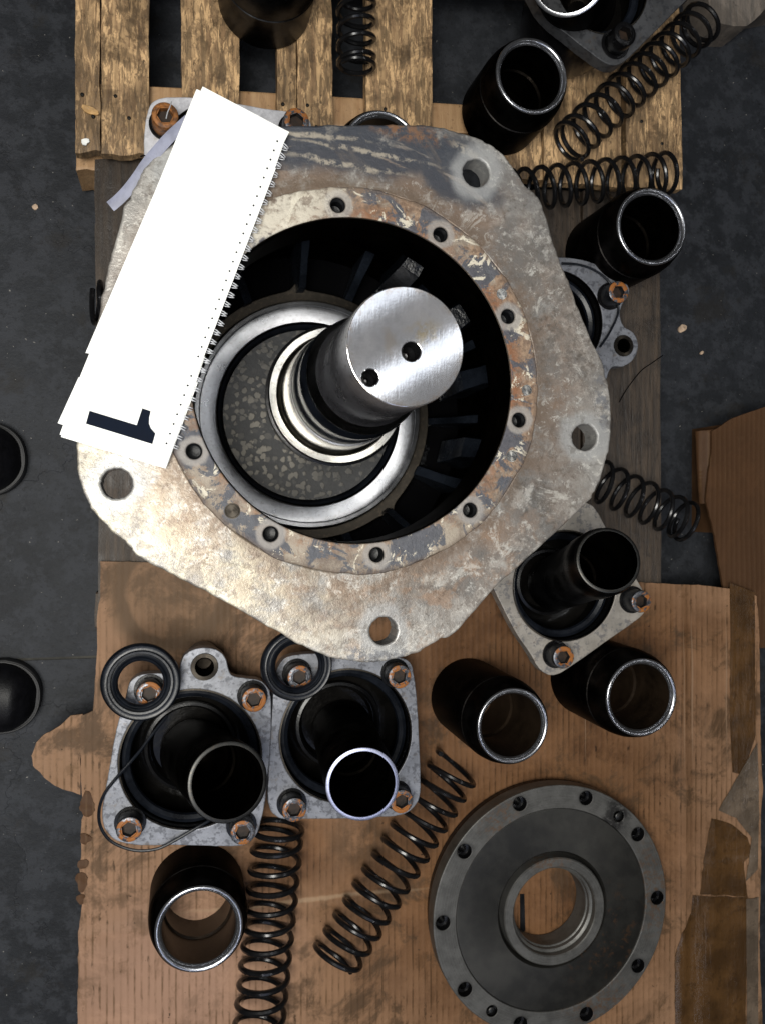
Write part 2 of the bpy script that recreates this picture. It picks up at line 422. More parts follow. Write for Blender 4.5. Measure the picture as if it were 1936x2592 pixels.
def m_concrete():
    t = NT('dark_workshop_concrete')
    a = t.noise(3.0, 8, .7); b = t.noise(26, 7, .72); c3 = t.noise(130, 5, .7); f = t.noise(500, 3, .6)
    c = t.mix(t.step(a, .35, .65), (.0125, .0140, .0170), (.0250, .0275, .0325))
    c = t.mix(t.mul(t.step(b, .45, .58), .7), c, (.037, .040, .047))
    c = t.mix(t.mul(t.step(c3, .54, .66), .65), c, (.011, .011, .012))
    c = t.mix(t.mul(t.step(t.noise(9, 6, .7), .56, .66), .55), c, (.020, .018, .016))
    c = t.mix(t.step(t.noise(180, 2, .5), .735, .76), c, (.22, .21, .19))
    crk = t.step(t.vor(1.7, t.addv(t.co, t.scalev(t.noise(6, 5, .7, col=True), .25)), 'DISTANCE_TO_EDGE'), .004, .0)
    c = t.mix(t.mul(crk, .25), c, (.02, .02, .021))
    t.bump(b, .0012); t.bump(c3, .0007); t.bump(f, .0002); t.bump(t.inv(crk), .0003)
    return t.done(c, t.math('ADD', t.mul(b, .25), .45), 0.0, Specular_IOR_Level=.2)
MT['concrete'] = m_concrete()

def m_card(name, base, stain=.9, ring=None, tint=(1, 1, 1)):
    t = NT(name)
    if ring: t.co = t.addv(t.co, tuple(W(950, 2000, 0)))
    a = t.noise(5, 6, .65); b = t.noise(24, 6, .7); f = t.noise(350, 4, .65)
    cor = t.wave(33, .35, None, 'X', 2, .8)
    st = t.noise(1.0, 5, .7, t.map(sc=(34, 22, 1)), .4)
    st2 = t.noise(1.0, 6, .75, t.map(sc=(75, 34, 1)), .4)
    c = t.mix(t.step(a, .35, .65), tuple(x*.86 for x in base), base)
    c = t.mix(t.mul(t.step(cor, .45, 1.0), .16), c, (.13, .075, .038))
    c = t.mix(t.mul(t.step(cor, .70, 1.0), t.step(t.noise(1.0, 5, .7, t.map(sc=(70, 16, 1))), .44, .60), t.step(t.noise(6, 5, .7, t.addv(t.co, (7, 1, 0))), .40, .55), .75), c, (.105, .058, .027))
    dens = t.step(t.noise(4.0, 5, .6, t.addv(t.co, (2.2, .4, 0))), .42, .60)
    c = t.mix(t.mul(t.step(st, .53, .70), dens, stain*.5), c, (.085, .044, .018))
    c = t.mix(t.mul(t.step(st2, .55, .66), dens, t.step(cor, .35, .85), stain*.85), c, (.045, .025, .012))
    c = t.mix(t.mul(t.step(b, .60, .68), stain*.45), c, (.14, .08, .042))
    c = t.mix(t.step(t.noise(95, 3, .7), .70, .73), c, (.05, .03, .018))
    c = t.mix(t.mul(t.step(t.noise(8, 7, .7, t.addv(t.co, (4, 8, 0)), .6), .48, .62), .40), c, tuple(min(1, x*1.35) for x in base))
    if ring:
        pink_sheen = t.blob(-.02, -.70, .26, .26, .2, .8, .08, 8)  # pinkish sheen of the lower left, painted into the cardboard colour
        c = t.mix(t.mul(t.inv(pink_sheen), .85), c, t.mix(1.0, c, (.88, .84, .68), 'MULTIPLY'))
        soak_falloff = t.mx(t.blob(.52, -.50, .44, .52, 0, .6, .14, 6), t.blob(.55, -.25, .50, .22, 0, .6, .12, 6), t.blob(.16, -.50, .16, .16, 0, .9, .10, 9))  # oil soak, with the weaker light towards the right painted in
        c = t.mix(t.mul(soak_falloff, .8), c, t.mix(1.0, c, (.46, .355, .22), 'MULTIPLY'))
        pt = t.mul(t.step(t.noise(11, 7, .72, t.addv(t.co, (1.3, 5, 0)), .5), .49, .62), t.inv(t.mul(pink_sheen, .6)))
        c = t.mix(t.mul(pt, .78), c, (.062, .037, .019))
        c = t.mix(t.mul(soak_falloff, t.step(t.noise(7, 6, .7), .46, .62), .55), c, t.mix(1.0, c, (.42, .36, .30), 'MULTIPLY'))
        soot = t.mul(t.blob(.27, -.50, .10, .08, 0, .9, .06, 14), t.step(b, .35, .6))
        c = t.mix(t.mul(soot, .7), c, (.055, .034, .018))
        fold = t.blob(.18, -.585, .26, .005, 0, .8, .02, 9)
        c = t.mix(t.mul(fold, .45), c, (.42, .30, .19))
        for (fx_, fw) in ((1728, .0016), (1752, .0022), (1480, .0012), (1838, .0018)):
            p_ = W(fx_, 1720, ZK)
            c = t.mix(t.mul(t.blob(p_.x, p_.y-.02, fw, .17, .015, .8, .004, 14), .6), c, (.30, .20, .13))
        cx, cy, r0 = ring
        R = t.radius(cx, cy)
        R = t.math('ADD', R, t.mul(t.math('SUBTRACT', t.noise(12, 4, .6), .5), .035))
        band = t.mul(t.step(R, r0*.80, r0*.90), t.step(R, r0*1.22, r0*1.0))
        core = t.step(R, r0*.6, r0*.1)
        c = t.mix(t.mul(band, .92), c, (.075, .046, .026))
        c = t.mix(t.mul(core, t.step(b, .34, .56), .8), c, (.07, .044, .025))
        c = t.mix(t.mul(t.step(R, r0*1.35, r0*1.15), .5), c, (.14, .085, .046))
    t.bump(cor, .00022); t.bump(b, .0009); t.bump(t.noise(8, 5, .6), .003); t.bump(f, .0002)
    return t.done(c, .6, 0.0, Specular_IOR_Level=.2)
_rc = W(437, 1503, .12)
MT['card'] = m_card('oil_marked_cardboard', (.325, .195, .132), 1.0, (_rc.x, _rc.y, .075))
MT['card2'] = m_card('brown_box_cardboard', (.075, .036, .016), .5)
def m_tape(name, col, rough):
    t = NT(name); a = t.noise(20, 5, .6); w = t.noise(1, 4, .6, t.map(sc=(90, 14, 1)))
    c = t.mix(t.step(a, .35, .65), tuple(x*.62 for x in col), tuple(x*1.15 for x in col))
    c = t.mix(t.mul(t.step(t.noise(60, 6, .75), .54, .62), .5), c, tuple(x*.35 for x in col))
    t.bump(w, .0012); t.bump(t.noise(30, 5, .7), .0015)
    return t.done(c, rough, 0.0)
MT['tape'] = m_tape('brown_packing_tape', (.085, .042, .014), .30)
MT['cleartape'] = m_tape('greyish_film_tape', (.14, .105, .075), .25)
def m_paper():
    t = NT('white_card_page'); f = t.noise(350, 3, .6)
    t.bump(f, .00003)
    return t.done((.86, .87, .84), .55, 0.0)
MT['paper'] = m_paper()
MT['chipwood'] = m_simple('splinter_wood', (.50, .30, .12), .6, 0, 300, .3, .0003)
MT['chippale'] = m_simple('pale_splinter', (.55, .40, .28), .6, 0, 300, .3, .0003)
MT['joint'] = m_simple('joint_filler', (.040, .038, .032), .8, 0, 200, .4, .001)

# ------------------------------------------------------------------ geometry helpers
OFF = {}
def finish(me, smooth=35):
    if smooth:
        me.shade_smooth(); me.set_sharp_from_angle(angle=math.radians(smooth))
def link(name, me, mat, parent=None, smooth=35):
    finish(me, smooth)
    if mat is not None:
        me.materials.clear(); me.materials.append(MT[mat] if isinstance(mat, str) else mat)
    o = bpy.data.objects.new(name, me); COL.objects.link(o)
    if parent is not None:
        o.parent = parent; OFF[o.name] = OFF.get(parent.name, Vector((0, 0, 0)))
    return o
def world_part(name, me, mat, parent, smooth=35):
    """me is in world coordinates"""
    off = OFF[parent.name]
    me.transform(Matrix.Translation(-off))
    return link(name, me, mat, parent, smooth)
def thing(name, label, cat, loc, group=None):
    o = bpy.data.objects.new(name, None); COL.objects.link(o); o.location = loc
    o.empty_display_size = .05
    o['label'] = label; o['category'] = cat
    if group: o['group'] = group
    OFF[o.name] = Vector(loc)
    return o
def tagged(name, me, mat, label, cat, loc=None, group=None, smooth=35):
    if loc is not None:
        me.transform(Matrix.Translation(-Vector(loc)))
    o = link(name, me, mat, None, smooth)
    if loc is not None: o.location = loc
    o['label'] = label; o['category'] = cat
    if group: o['group'] = group
    OFF[o.name] = Vector(loc or (0, 0, 0))
    return o
def mesh(verts, faces):
    me = bpy.data.meshes.new('m'); me.from_pydata([tuple(v) for v in verts], [], faces); me.update(); return me
def lathe(profile, seg=72, closed=False, M=None):
    """profile of (r, z); closed joins last to first; r=0 ends are capped"""
    vs, fs, rows = [], [], []
    for (r, z) in profile:
        if r < 1e-6:
            rows.append([len(vs)]); vs.append(Vector((0, 0, z)))
        else:
            rows.append(list(range(len(vs), len(vs)+seg)))
            vs += [Vector((r*math.cos(2*PI*k/seg), r*math.sin(2*PI*k/seg), z)) for k in range(seg)]
    n = len(rows)
    for i in range(n if closed else n-1):
        a, b = rows[i], rows[(i+1) % n]
        for k in range(seg):
            k2 = (k+1) % seg
            if len(a) == 1 and len(b) == 1: continue
            if len(a) == 1: fs.append((a[0], b[k], b[k2]))
            elif len(b) == 1: fs.append((a[k], b[0], a[k2]))
            else: fs.append((a[k], b[k], b[k2], a[k2]))
    me = mesh(vs, fs)
    bm = bmesh.new(); bm.from_mesh(me); bmesh.ops.recalc_face_normals(bm, faces=bm.faces); bm.to_mesh(me); bm.free()
    if M is not None: me.transform(M)
    return me
def sweep(pts, r, sides=8, closed=False, rfun=None):
    vs, fs = [], []
    n = len(pts); up = Vector((0, 0, 1)); prev = None
    for i, p in enumerate(pts):
        a = pts[(i-1) % n] if (closed or i > 0) else p
        b = pts[(i+1) % n] if (closed or i < n-1) else p
        t = (b-a).normalized()
        if prev is None:
            u = t.orthogonal().normalized()
        else:
            u = (prev - t*prev.dot(t)).normalized()
        prev = u; w = t.cross(u)
        rr = r*(rfun(i/(n-1)) if rfun else 1)
        for k in range(sides):
            q = 2*PI*k/sides
            vs.append(p + (u*math.cos(q) + w*math.sin(q))*rr)
    for i in range(n if closed else n-1):
        j = (i+1) % n
        for k in range(sides):
            k2 = (k+1) % sides
            fs.append((i*sides+k, i*sides+k2, j*sides+k2, j*sides+k))
    if not closed:
        fs.append(tuple(range(sides-1, -1, -1))); fs.append(tuple((n-1)*sides+k for k in range(sides)))
    return mesh(vs, fs)
def catmull(pts, sub=6, closed=True):
    out = []; n = len(pts)
    for i in range(n if closed else n-1):
        P = [Vector(pts[(i+k) % n]) if closed else Vector(pts[min(max(i+k, 0), n-1)]) for k in (-1, 0, 1, 2)]
        for s in range(sub):
            t = s/sub
            out.append(0.5*((2*P[1]) + (-P[0]+P[2])*t + (2*P[0]-5*P[1]+4*P[2]-P[3])*t*t + (-P[0]+3*P[1]-3*P[2]+P[3])*t**3))
    if not closed: out.append(Vector(pts[-1]))
    return out
def circle(cx, cy, r, n=48, ry=None, rot=0, jit=0.0, sd=0):
    rnd = random.Random(sd)
    return [Vector((cx+(r+rnd.uniform(-jit, jit))*math.cos(2*PI*k/n+rot), cy+((ry or r)+rnd.uniform(-jit, jit))*math.sin(2*PI*k/n+rot), 0)) for k in range(n)]
def plate(outer, holes, ztop, thick, bevel=.001, bres=1):
    """flat plate with holes, outlines in world x, y; top face at ztop"""
    cu = bpy.data.curves.new('c', 'CURVE'); cu.dimensions = '2D'; cu.fill_mode = 'BOTH'
    for i, lp in enumerate([outer]+list(holes)):
        sp = cu.splines.new('POLY'); sp.points.add(len(lp)-1); sp.use_cyclic_u = True
        for p, v in zip(sp.points, lp): p.co = (v[0], v[1], 0, 1)
    cu.extrude = thick/2-bevel; cu.bevel_depth = bevel; cu.bevel_resolution = bres
    cu.offset = -bevel
    o = bpy.data.objects.new('c', cu); COL.objects.link(o)
    bpy.context.view_layer.update()
    dg = bpy.context.evaluated_depsgraph_get()
    me = bpy.data.meshes.new_from_object(o.evaluated_get(dg))
    bpy.data.objects.remove(o); bpy.data.curves.remove(cu)
    bm = bmesh.new(); bm.from_mesh(me); bmesh.ops.remove_doubles(bm, verts=bm.verts, dist=1e-6); bm.to_mesh(me); bm.free()
    me.materials.clear()
    me.transform(Matrix.Translation((0, 0, ztop-thick/2)))
    return me
def fill(outer, zf, thick, step=.01):
    """sheet with an uneven surface: outline triangulated with inner grid points, height zf(x, y)"""
    pts = [Vector((p[0], p[1])) for p in outer]; n = len(pts)
    x0, x1 = min(p.x for p in pts), max(p.x for p in pts); y0, y1 = min(p.y for p in pts), max(p.y for p in pts)
    def inside(x, y):
        c = False; j = n-1
        for i in range(n):
            a, b = pts[i], pts[j]
            if (a.y > y) != (b.y > y) and x < (b.x-a.x)*(y-a.y)/(b.y-a.y)+a.x: c = not c
            j = i
        return c
    grid = []
    y = y0+step/2
    while y < y1:
        x = x0+step/2
        while x < x1:
            if inside(x, y): grid.append(Vector((x, y)))
            x += step
        y += step
    vs, es, fs, *_ = geometry.delaunay_2d_cdt(pts+grid, [(i, (i+1) % n) for i in range(n)], [list(range(n))], 1, 1e-6)
    top = [Vector((v.x, v.y, zf(v.x, v.y))) for v in vs]
    N = len(top); faces = [tuple(f) for f in fs]
    allv = top + [v-Vector((0, 0, thick)) for v in top]
    cnt = {}
    for f in faces:
        for a, b in zip(f, f[1:]+f[:1]):
            cnt[(a, b)] = 1
    F = list(faces)+[tuple(N+i for i in reversed(f)) for f in faces]
    for (a, b) in cnt:
        if (b, a) not in cnt: F.append((b, a, N+a, N+b))
    me = mesh(allv, F)
    bm = bmesh.new(); bm.from_mesh(me); bmesh.ops.recalc_face_normals(bm, faces=bm.faces); bm.to_mesh(me); bm.free()
    return me
def join(meshes):
    bm = bmesh.new()
    for m in meshes: bm.from_mesh(m)
    me = bpy.data.meshes.new('m'); bm.to_mesh(me); bm.free(); return me
def pxs(lst, z, ox=0, oy=0, s=1.0):
    return [W(x/s+ox, y/s+oy, z) for (x, y) in lst]
def rworld(px, py, r, z):
    """world radius of a level circle measured r pixels tall"""
    return (W(px, py+r, z)-W(px, py-r, z)).length/2
def rough_edge(pts, amp, freq=60, seed=0):
    out = []; n = len(pts)
    c = sum((Vector((p[0], p[1], 0)) for p in pts), Vector())/n
    for p in pts:
        v = Vector((p[0], p[1], 0)); k = mnoise.noise(Vector((v.x*freq, v.y*freq, seed)))
        d = (v-c).normalized()
        out.append(v+d*k*amp)
    return out

# ------------------------------------------------------------------ setting: concrete floor with a joint
def floor():
    g = []; s = 6.0
    jy = W(200, 1666, 0).y
    me1 = mesh([(-s, jy+.004, 0), (s, jy+.002, 0), (s, s, 0), (-s, s, 0)], [(0, 1, 2, 3)])
    me2 = mesh([(-s, -s, 0), (s, -s, 0), (s, jy-.002, 0), (-s, jy, 0)], [(0, 1, 2, 3)])
    me3 = mesh([(-s, jy-.01, -.004), (s, jy-.01, -.004), (s, jy+.01, -.004), (-s, jy+.01, -.004)], [(0, 1, 2, 3)])
    o = link('concrete_floor', join([me1, me2]), 'concrete', None, 0); o['kind'] = 'structure'
    j = link('floor_joint', me3, 'joint', o, 0)
floor()

# ------------------------------------------------------------------ pallets
def board_mesh(quad, ztop, th, seed=0, rag=.0012):
    """quad px corners: TL, TR, BR, BL"""
    TL, TR, BR, BL = [W(x, y, ztop) for (x, y) in quad]
    ny, nx = 26, 5
    vs, fs = [], []
    rnd = random.Random(seed)
    for j in range(ny+1):
        v = j/ny
        for i in range(nx+1):
            u = i/nx
            p = (TL*(1-u)+TR*u)*(1-v)+(BL*(1-u)+BR*u)*v
            e = mnoise.noise(Vector((p.x*30, p.y*30, seed*3.1)))
            if i in (0, nx): p = p+Vector((e*rag*1.6, 0, -.0012))
            if j in (0, ny): p = p+Vector((0, e*rag*3+rnd.uniform(-.0015, .0015), -.001))
            p.z += mnoise.noise(Vector((p.x*12, p.y*5, seed)))*.0015
            vs.append(p)
    N = len(vs)
    vs += [Vector((p.x, p.y, ztop-th)) for p in vs]
    w = nx+1
    for j in range(ny):
        for i in range(nx):
            a = j*w+i; fs.append((a, a+w, a+w+1, a+1)); fs.append((N+a, N+a+1, N+a+w+1, N+a+w))
    edge = [i for i in range(nx+1)]+[j*w+nx for j in range(1, ny+1)]+[ny*w+i for i in range(nx-1, -1, -1)]+[j*w for j in range(ny-1, 0, -1)]
    for a, b in zip(edge, edge[1:]+edge[:1]): fs.append((a, b, N+b, N+a))
    me = mesh(vs, fs)
    bm = bmesh.new(); bm.from_mesh(me); bmesh.ops.recalc_face_normals(bm, faces=bm.faces); bm.to_mesh(me); bm.free()
    return me
def localised(name, me, mat, parent, smooth=30):
    """part whose own origin sits at its middle"""
    c = sum((v.co for v in me.vertices), Vector())/len(me.vertices)
    me.transform(Matrix.Translation(-c))
    o = link(name, me, mat, parent, smooth); o.location = c-OFF[parent.name]
    OFF[o.name] = c
    return o
pa = thing('wooden_pallet', 'golden oil stained wooden pallet under the top of the motor', 'pallet', W(950, 200, 0))
AB = [[(190, -260), (253, -260), (254, 383), (192, 386)], [(257, -260), (378, -260), (378, 391), (258, 388)],
      [(456, -260), (603, -260), (607, 405), (462, 402)], [(703, -260), (749, -260), (751, 412), (702, 410)],
      [(753, -260), (840, -260), (843, 418), (754, 416)], [(925, -260), (1091, -260), (1096, 436), (927, 430)],
      [(1238, 286), (1366, 292), (1372, 458), (1240, 452)], [(1378, -260), (1570, -260), (1572, 470), (1376, 462)],
      [(1584, -260), (1714, -260), (1727, 478), (1586, 474)]]
for i, q in enumerate(AB):
    localised('board', board_mesh(q, ZA-(.003 if i in (0, 3) else 0), .020, i), 'woodA', pa)
cross = [[(198, 206), (1712, 298), (1716, 370), (200, 278)], [(186, -150), (1740, -90), (1742, 0), (188, -60)]]
def xboard(q, zt, th, seed):   # long side across
    TL, TR, BR, BL = q
    me = board_mesh([TL, TR, BR, BL], zt, th, seed); return me
localised('cross_board', xboard(cross[0], ZA-.0245, .020, 31), 'woodcross', pa)
localised('cross_board', xboard(cross[1], ZA-.0245, .020, 32), 'woodB', pa)
for k, (bx, by) in enumerate(((228, 300), (950, 340), (1660, 370))):
    localised('pallet_block', board_mesh([(bx-36, by), (bx+36, by), (bx+36, by+130), (bx-36, by+130)], ZA-.048, .085, 50+k), 'woodcross' if k == 0 else 'woodB', pa)
    localised('bottom_board', board_mesh([(bx-24, -200), (bx+40, -200), (bx+40, by+150), (bx-24, by+150)], .0155, .015, 60+k), 'woodB', pa)
nm = lathe([(0, .0010), (.0020, .0008), (.0026, .0002), (.0026, -.002)], 12)
for q in AB:
    for ry in (238, 292):
        fx = .30 if ry == 238 else .64+.1*math.sin(q[0][0])
        xx = q[0][0]*(1-fx)+q[1][0]*fx
        if ry < q[0][1] or (xx > 420 and xx < 760 and ry > 250): continue
        c_ = W(xx, ry+.06*(xx-190)*.8, ZA+.0008)
        o_ = link('nail', nm.copy(), 'rimdark', pa); o_.location = c_-OFF[pa.name]
pb = thing('wooden_pallet', 'dark weathered wooden pallet showing at both sides of the motor', 'pallet', W(950, 1300, 0))
xs = [(240, 262, 392, 405), (395, 408, 560, 568), (564, 572, 740, 742), (744, 746, 930, 930), (934, 934, 1110, 1106), (1114, 1110, 1290, 1284), (1294, 1288, 1470, 1462), (1476, 1468, 1668, 1680)]
for i, (a, b, c, d) in enumerate(xs):
    localised('board', board_mesh([(a, 402 if i < 5 else 480), (c, 402 if i < 5 else 480), (d, 2560), (b, 2560)], ZB, .020, 80+i), 'woodB', pb)
for k, y in enumerate((560, 1500, 2450)):
    localised('pallet_bearer', board_mesh([(242, y), (1680, y), (1680, y+90), (242, y+90)], ZB-.0205, .085, 90+k), 'woodB', pb)

# ------------------------------------------------------------------ cardboard
def cz(x, y):
    return ZK + .0022*mnoise.noise(Vector((x*7, y*5, 0))) + .0010*mnoise.noise(Vector((x*22, y*9, 4)))
left = [(254, 1421), (256, 1500), (246, 1560), (247, 1640), (240, 1720), (238, 1800)]
left2 = [(207, 1812), (204, 1880), (206, 1960), (208, 2005), (214, 2060), (205, 2090), (207, 2150), (203, 2200), (206, 2260), (208, 2290), (200, 2360), (199, 2470), (196, 2640)]
right = [(1930, 2640), (1922, 2400), (1926, 2200), (1924, 2060), (1930, 2010), (1926, 1900), (1924, 1760), (1921, 1620), (1914, 1510), (1900, 1497)]
topr = [(1780, 1482), (1620, 1474), (1500, 1470), (1200, 1455), (900, 1440), (600, 1428)]
outl = []
for seg in (left, left2, right, topr): outl += seg
def densify(p, d=14):
    o = []
    for a, b in zip(p, p[1:]+p[:1]):
        n = max(1, int(math.hypot(b[0]-a[0], b[1]-a[1])/d))
        for k in range(n):
            t = k/n; o.append((a[0]+(b[0]-a[0])*t, a[1]+(b[1]-a[1])*t))
    return o
ow = rough_edge([W(x, y, ZK) for (x, y) in densify(outl)], .0022, 90, 3)
card = thing('cardboard_sheet', 'flattened brown cardboard sheet laid over the lower pallet', 'cardboard', W(950, 2000, 0))
def creased(x, y):
    z = cz(x, y)
    for cx_, amp, w in ((W(1728, 1700, ZK).x, .0035, .006), (W(1752, 1700, ZK).x, -.002, .006), (W(1600, 1700, ZK).x, .0012, .01), (W(1800, 1700, ZK).x, .002, .012)):
        z += amp*math.exp(-((x-cx_-.004*math.sin(y*9))/w)**2)
    yy = W(900, 2290, ZK).y
    z += .0018*math.exp(-((y-yy-.004*math.sin(x*8))/.005)**2)
    return z
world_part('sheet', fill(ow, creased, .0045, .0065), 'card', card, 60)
flap = [(210, 1808), (180, 1812), (150, 1840), (110, 1862), (92, 1882), (80, 1915), (84, 1940), (118, 1975), (150, 1996), (178, 2004), (204, 2012), (204, 1900)]
fw = rough_edge([W(x, y, ZK) for (x, y) in densify(flap, 8)], .0012, 120, 8)
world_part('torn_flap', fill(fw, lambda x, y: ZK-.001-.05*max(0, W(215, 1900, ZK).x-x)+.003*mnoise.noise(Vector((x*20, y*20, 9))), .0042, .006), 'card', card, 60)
def tape(poly, dz, mat, name='tape_strip', seed=0):
    w = rough_edge([W(x, y, ZK) for (x, y) in densify(poly, 12)], .0018, 110, seed)
    return world_part(name, fill(w, lambda x, y: creased(x, y)+dz, .0004, .009), mat, card, 60)
tape([(1798, 2070), (1850, 2085), (1890, 2120), (1905, 2160), (1880, 2180), (1890, 2270), (1770, 2262), (1778, 2180), (1790, 2110)], .0010, 'tape', seed=1)
tape([(1752, 2266), (1890, 2272), (1884, 2620), (1706, 2620), (1706, 2420), (1722, 2360), (1748, 2310)], .0016, 'tape', seed=2)
tape([(1846, 1475), (1908, 1500), (1912, 1860), (1880, 1960), (1852, 1955), (1846, 1800)], .0010, 'tape', seed=5)
tape([(1815, 2050), (1850, 1990), (1915, 1880), (1918, 2060), (1915, 2200), (1885, 2230), (1900, 2120), (1860, 2070)], .0022, 'cleartape', seed=3)
tape([(1886, 2275), (1918, 2270), (1916, 2620), (1888, 2620)], .0022, 'cleartape', seed=4)
# kraft paper layers peeling along the left edge
for k, (x, y, a, b) in enumerate(((222, 2035, 17, 34), (216, 2120, 13, 14), (210, 2185, 14, 12), (208, 2232, 14, 26), (206, 2275, 9, 14))):
    pp = [(x+a*math.cos(q)*(1+.2*math.sin(3*q+k)), y+b*math.sin(q)) for q in [2*PI*i/14 for i in range(14)]]
    w = rough_edge(rough_edge([W(u, v, ZK) for (u, v) in densify(pp, 5)], .0035, 120, k), .0015, 400, k+3)
    world_part('torn_liner', fill(w, lambda x_, y_: creased(x_, y_)+.0018+.0015*mnoise.noise(Vector((x_*90, y_*90, 1))), .0012, .004), 'card2', card, 60)

# a box of brown cardboard on the floor at the right edge, lid flap bent up
bx = thing('cardboard_box', 'battered brown cardboard box on the floor at the right edge', 'box', W(1860, 1250, 0))
zb = .10
top = [(1800, 1092), (1850, 1060), (1935, 1030), (2100, 985), (2100, 1640), (1860, 1640), (1838, 1540), (1822, 1440), (1808, 1357), (1794, 1305), (1784, 1268), (1790, 1200), (1798, 1150)]
bw = rough_edge([W(x, y, zb) for (x, y) in densify(top, 12)], .0012, 90, 5)
world_part('lid_panel', fill(bw, lambda x, y: zb+.004*mnoise.noise(Vector((x*10, y*6, 2))), .0045, .012), 'card2', bx, 60)
side = [(1760, 1092), (1800, 1088), (1798, 1150), (1790, 1210), (1781, 1275), (1766, 1275), (1762, 1180)]
sw = [W(x, y, zb-.02) for (x, y) in densify(side, 8)]
x_ref = W(1800, 1150, zb).x
world_part('side_flap', fill(sw, lambda x, y: zb-.004-.9*max(0, x_ref-.002-x), .0042, .006), 'card2', bx, 60)
def wallbox(x0, y0, x1, y1, z0, z1, th=.004):
    ms = []
    def bxm(a, b, c, d):
        v = [(a, b, z0), (c, b, z0), (c, d, z0), (a, d, z0), (a, b, z1), (c, b, z1), (c, d, z1), (a, d, z1)]
        return mesh(v, [(0, 3, 2, 1), (4, 5, 6, 7), (0, 1, 5, 4), (1, 2, 6, 5), (2, 3, 7, 6), (3, 0, 4, 7)])
    return join([bxm(x0, y0, x1, y0+th), bxm(x0, y1-th, x1, y1), bxm(x0, y0+th, x0+th, y1-th), bxm(x1-th, y0+th, x1, y1-th)])
q0, q1 = W(1835, 1350, zb), W(2090, 1080, zb)
world_part('box_walls', wallbox(q0.x, q0.y, q1.x, q1.y, .0, zb-.008), 'card2', bx, 0)
# ------------------------------------------------------------------ radial motor
ax = Vector((.2025*.84, .1475*.84, 0))
mot = thing('hydraulic_motor', 'big corroded five sided motor flange with shaft standing up from its bore', 'motor', (ax.x, ax.y, ZB))
flange_px = [(726, 318), (936, 315), (1030, 315), (1087, 317), (1136, 327), (1178, 339), (1227, 357), (1263, 381), (1299, 424), (1326, 465), (1345, 483), (1356, 490), (1372, 521), (1408, 636),
             (1438, 712), (1481, 824), (1517, 903), (1529, 930), (1533, 955), (1541, 985), (1547, 1055), (1542, 1127), (1532, 1169), (1515, 1222), (1500, 1250), (1478, 1281), (1323, 1424), (1251, 1490), (1160, 1593), (1136, 1614), (1118, 1616),
             (1105, 1624), (1057, 1651), (996, 1669), (940, 1677), (880, 1672), (835, 1663), (757, 1630), (690, 1593), (575, 1527), (424, 1448), (345, 1404), (330, 1384), (300, 1357), (266, 1326), (230, 1283), (208, 1236), (197, 1185), (192, 1121), (198, 1060),
             (215, 970), (238, 860), (272, 690), (302, 578), (315, 520), (330, 500), (345, 466), (365, 430), (391, 398), (431, 368), (500, 337), (600, 321)]
fo = catmull([W(x, y, ZF) for (x, y) in flange_px], 8)
fo = rough_edge(fo, .0013, 110, 1); fo = rough_edge(fo, .0008, 320, 2)
def axial(r, a): return Vector((ax.x+r*math.cos(a), ax.y+r*math.sin(a), 0))
mh = []
for k in range(5):
    a = 1.053-math.radians(72)*k; c = axial(.2486, a)
    mh.append(circle(c.x, c.y, .0140, 40, jit=.0004, sd=k))
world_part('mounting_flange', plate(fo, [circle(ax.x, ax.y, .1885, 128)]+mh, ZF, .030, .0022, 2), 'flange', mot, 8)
bh = []
for k in range(10):
    a = 1.685-math.radians(36)*k; c = axial(.1722, a)
    bh.append(circle(c.x, c.y, .0076, 28))
small = []
for a, r in ((math.radians(-26), .1735), (math.radians(-4), .1745), (math.radians(30), .174)):
    c = axial(r, a)
bore = circle(ax.x, ax.y, .1600, 128)
world_part('spigot_face', plate(rough_edge(rough_edge(circle(ax.x, ax.y, .1898, 220), .0030, 26, 5), .0012, 110, 6), [bore]+bh, ZF+.0035, .024, .0018, 3), 'boss', mot, 8)
for k in range(10):
    a = 1.685-math.radians(36)*k; c = axial(.1722, a)
    m = lathe([(.0078, 0), (.0072, -.001), (.0070, -.022), (.0, -.024)], 24)
    # thread relief
    m2 = lathe([(.0074, -.002), (.0062, -.003), (.0074, -.004), (.0062, -.005), (.0074, -.006), (.0062, -.007), (.0074, -.008)], 24)
    m = join([m, m2]); m.transform(Matrix.Translation((c.x, c.y, ZF+.001)))
    world_part('threaded_hole', m, 'black', mot, 40)
for a, r, rr in ((-.42, .1755, .006), (-.02, .1765, .0055), (.56, .176, .0055), (-2.33, .176, .0075)):
    c = axial(r, a)
    m = lathe([(0, .0003), (rr*.8, .0003), (rr*.85, .0008), (rr, .0008), (rr, -.004)], 24); m.transform(Matrix.Translation((c.x, c.y, ZF+.0035)))
    world_part('plugged_hole', m, 'hub' if rr > .007 else 'collar', mot, 40)
z0 = ZB
def mz(h): return ZC-h-z0
link('bore_liner', lathe([(.1601, mz(.8368)), (.1592, mz(.8372)), (.1590, mz(.8385)), (.1590, mz(.870)), (.1601, mz(.872))], 128), 'inside', mot, 40)
# casing: bore wall, chamber and outside skin
prof = [(.1602, mz(.8375)), (.1602, mz(.905)), (.1660, mz(.912)), (.185, mz(.93)), (.222, mz(.99)), (.222, .03), (.232, .03), (.232, mz(.985)), (.21, mz(.93)), (.186, mz(.905)), (.186, mz(.862)), (.1866, mz(.862))]
casing = link('casing', lathe(prof, 128), 'inside', mot, 40)
m = lathe([(.1560, mz(.8400)), (.1600, mz(.8365)), (.1602, mz(.8400))], 128)
floor_m = lathe([(0, mz(1.20)), (.2215, mz(1.20)), (.2215, mz(1.21)), (0, mz(1.21))], 96)
link('oil_pool', floor_m, 'oilwet', mot, 40)
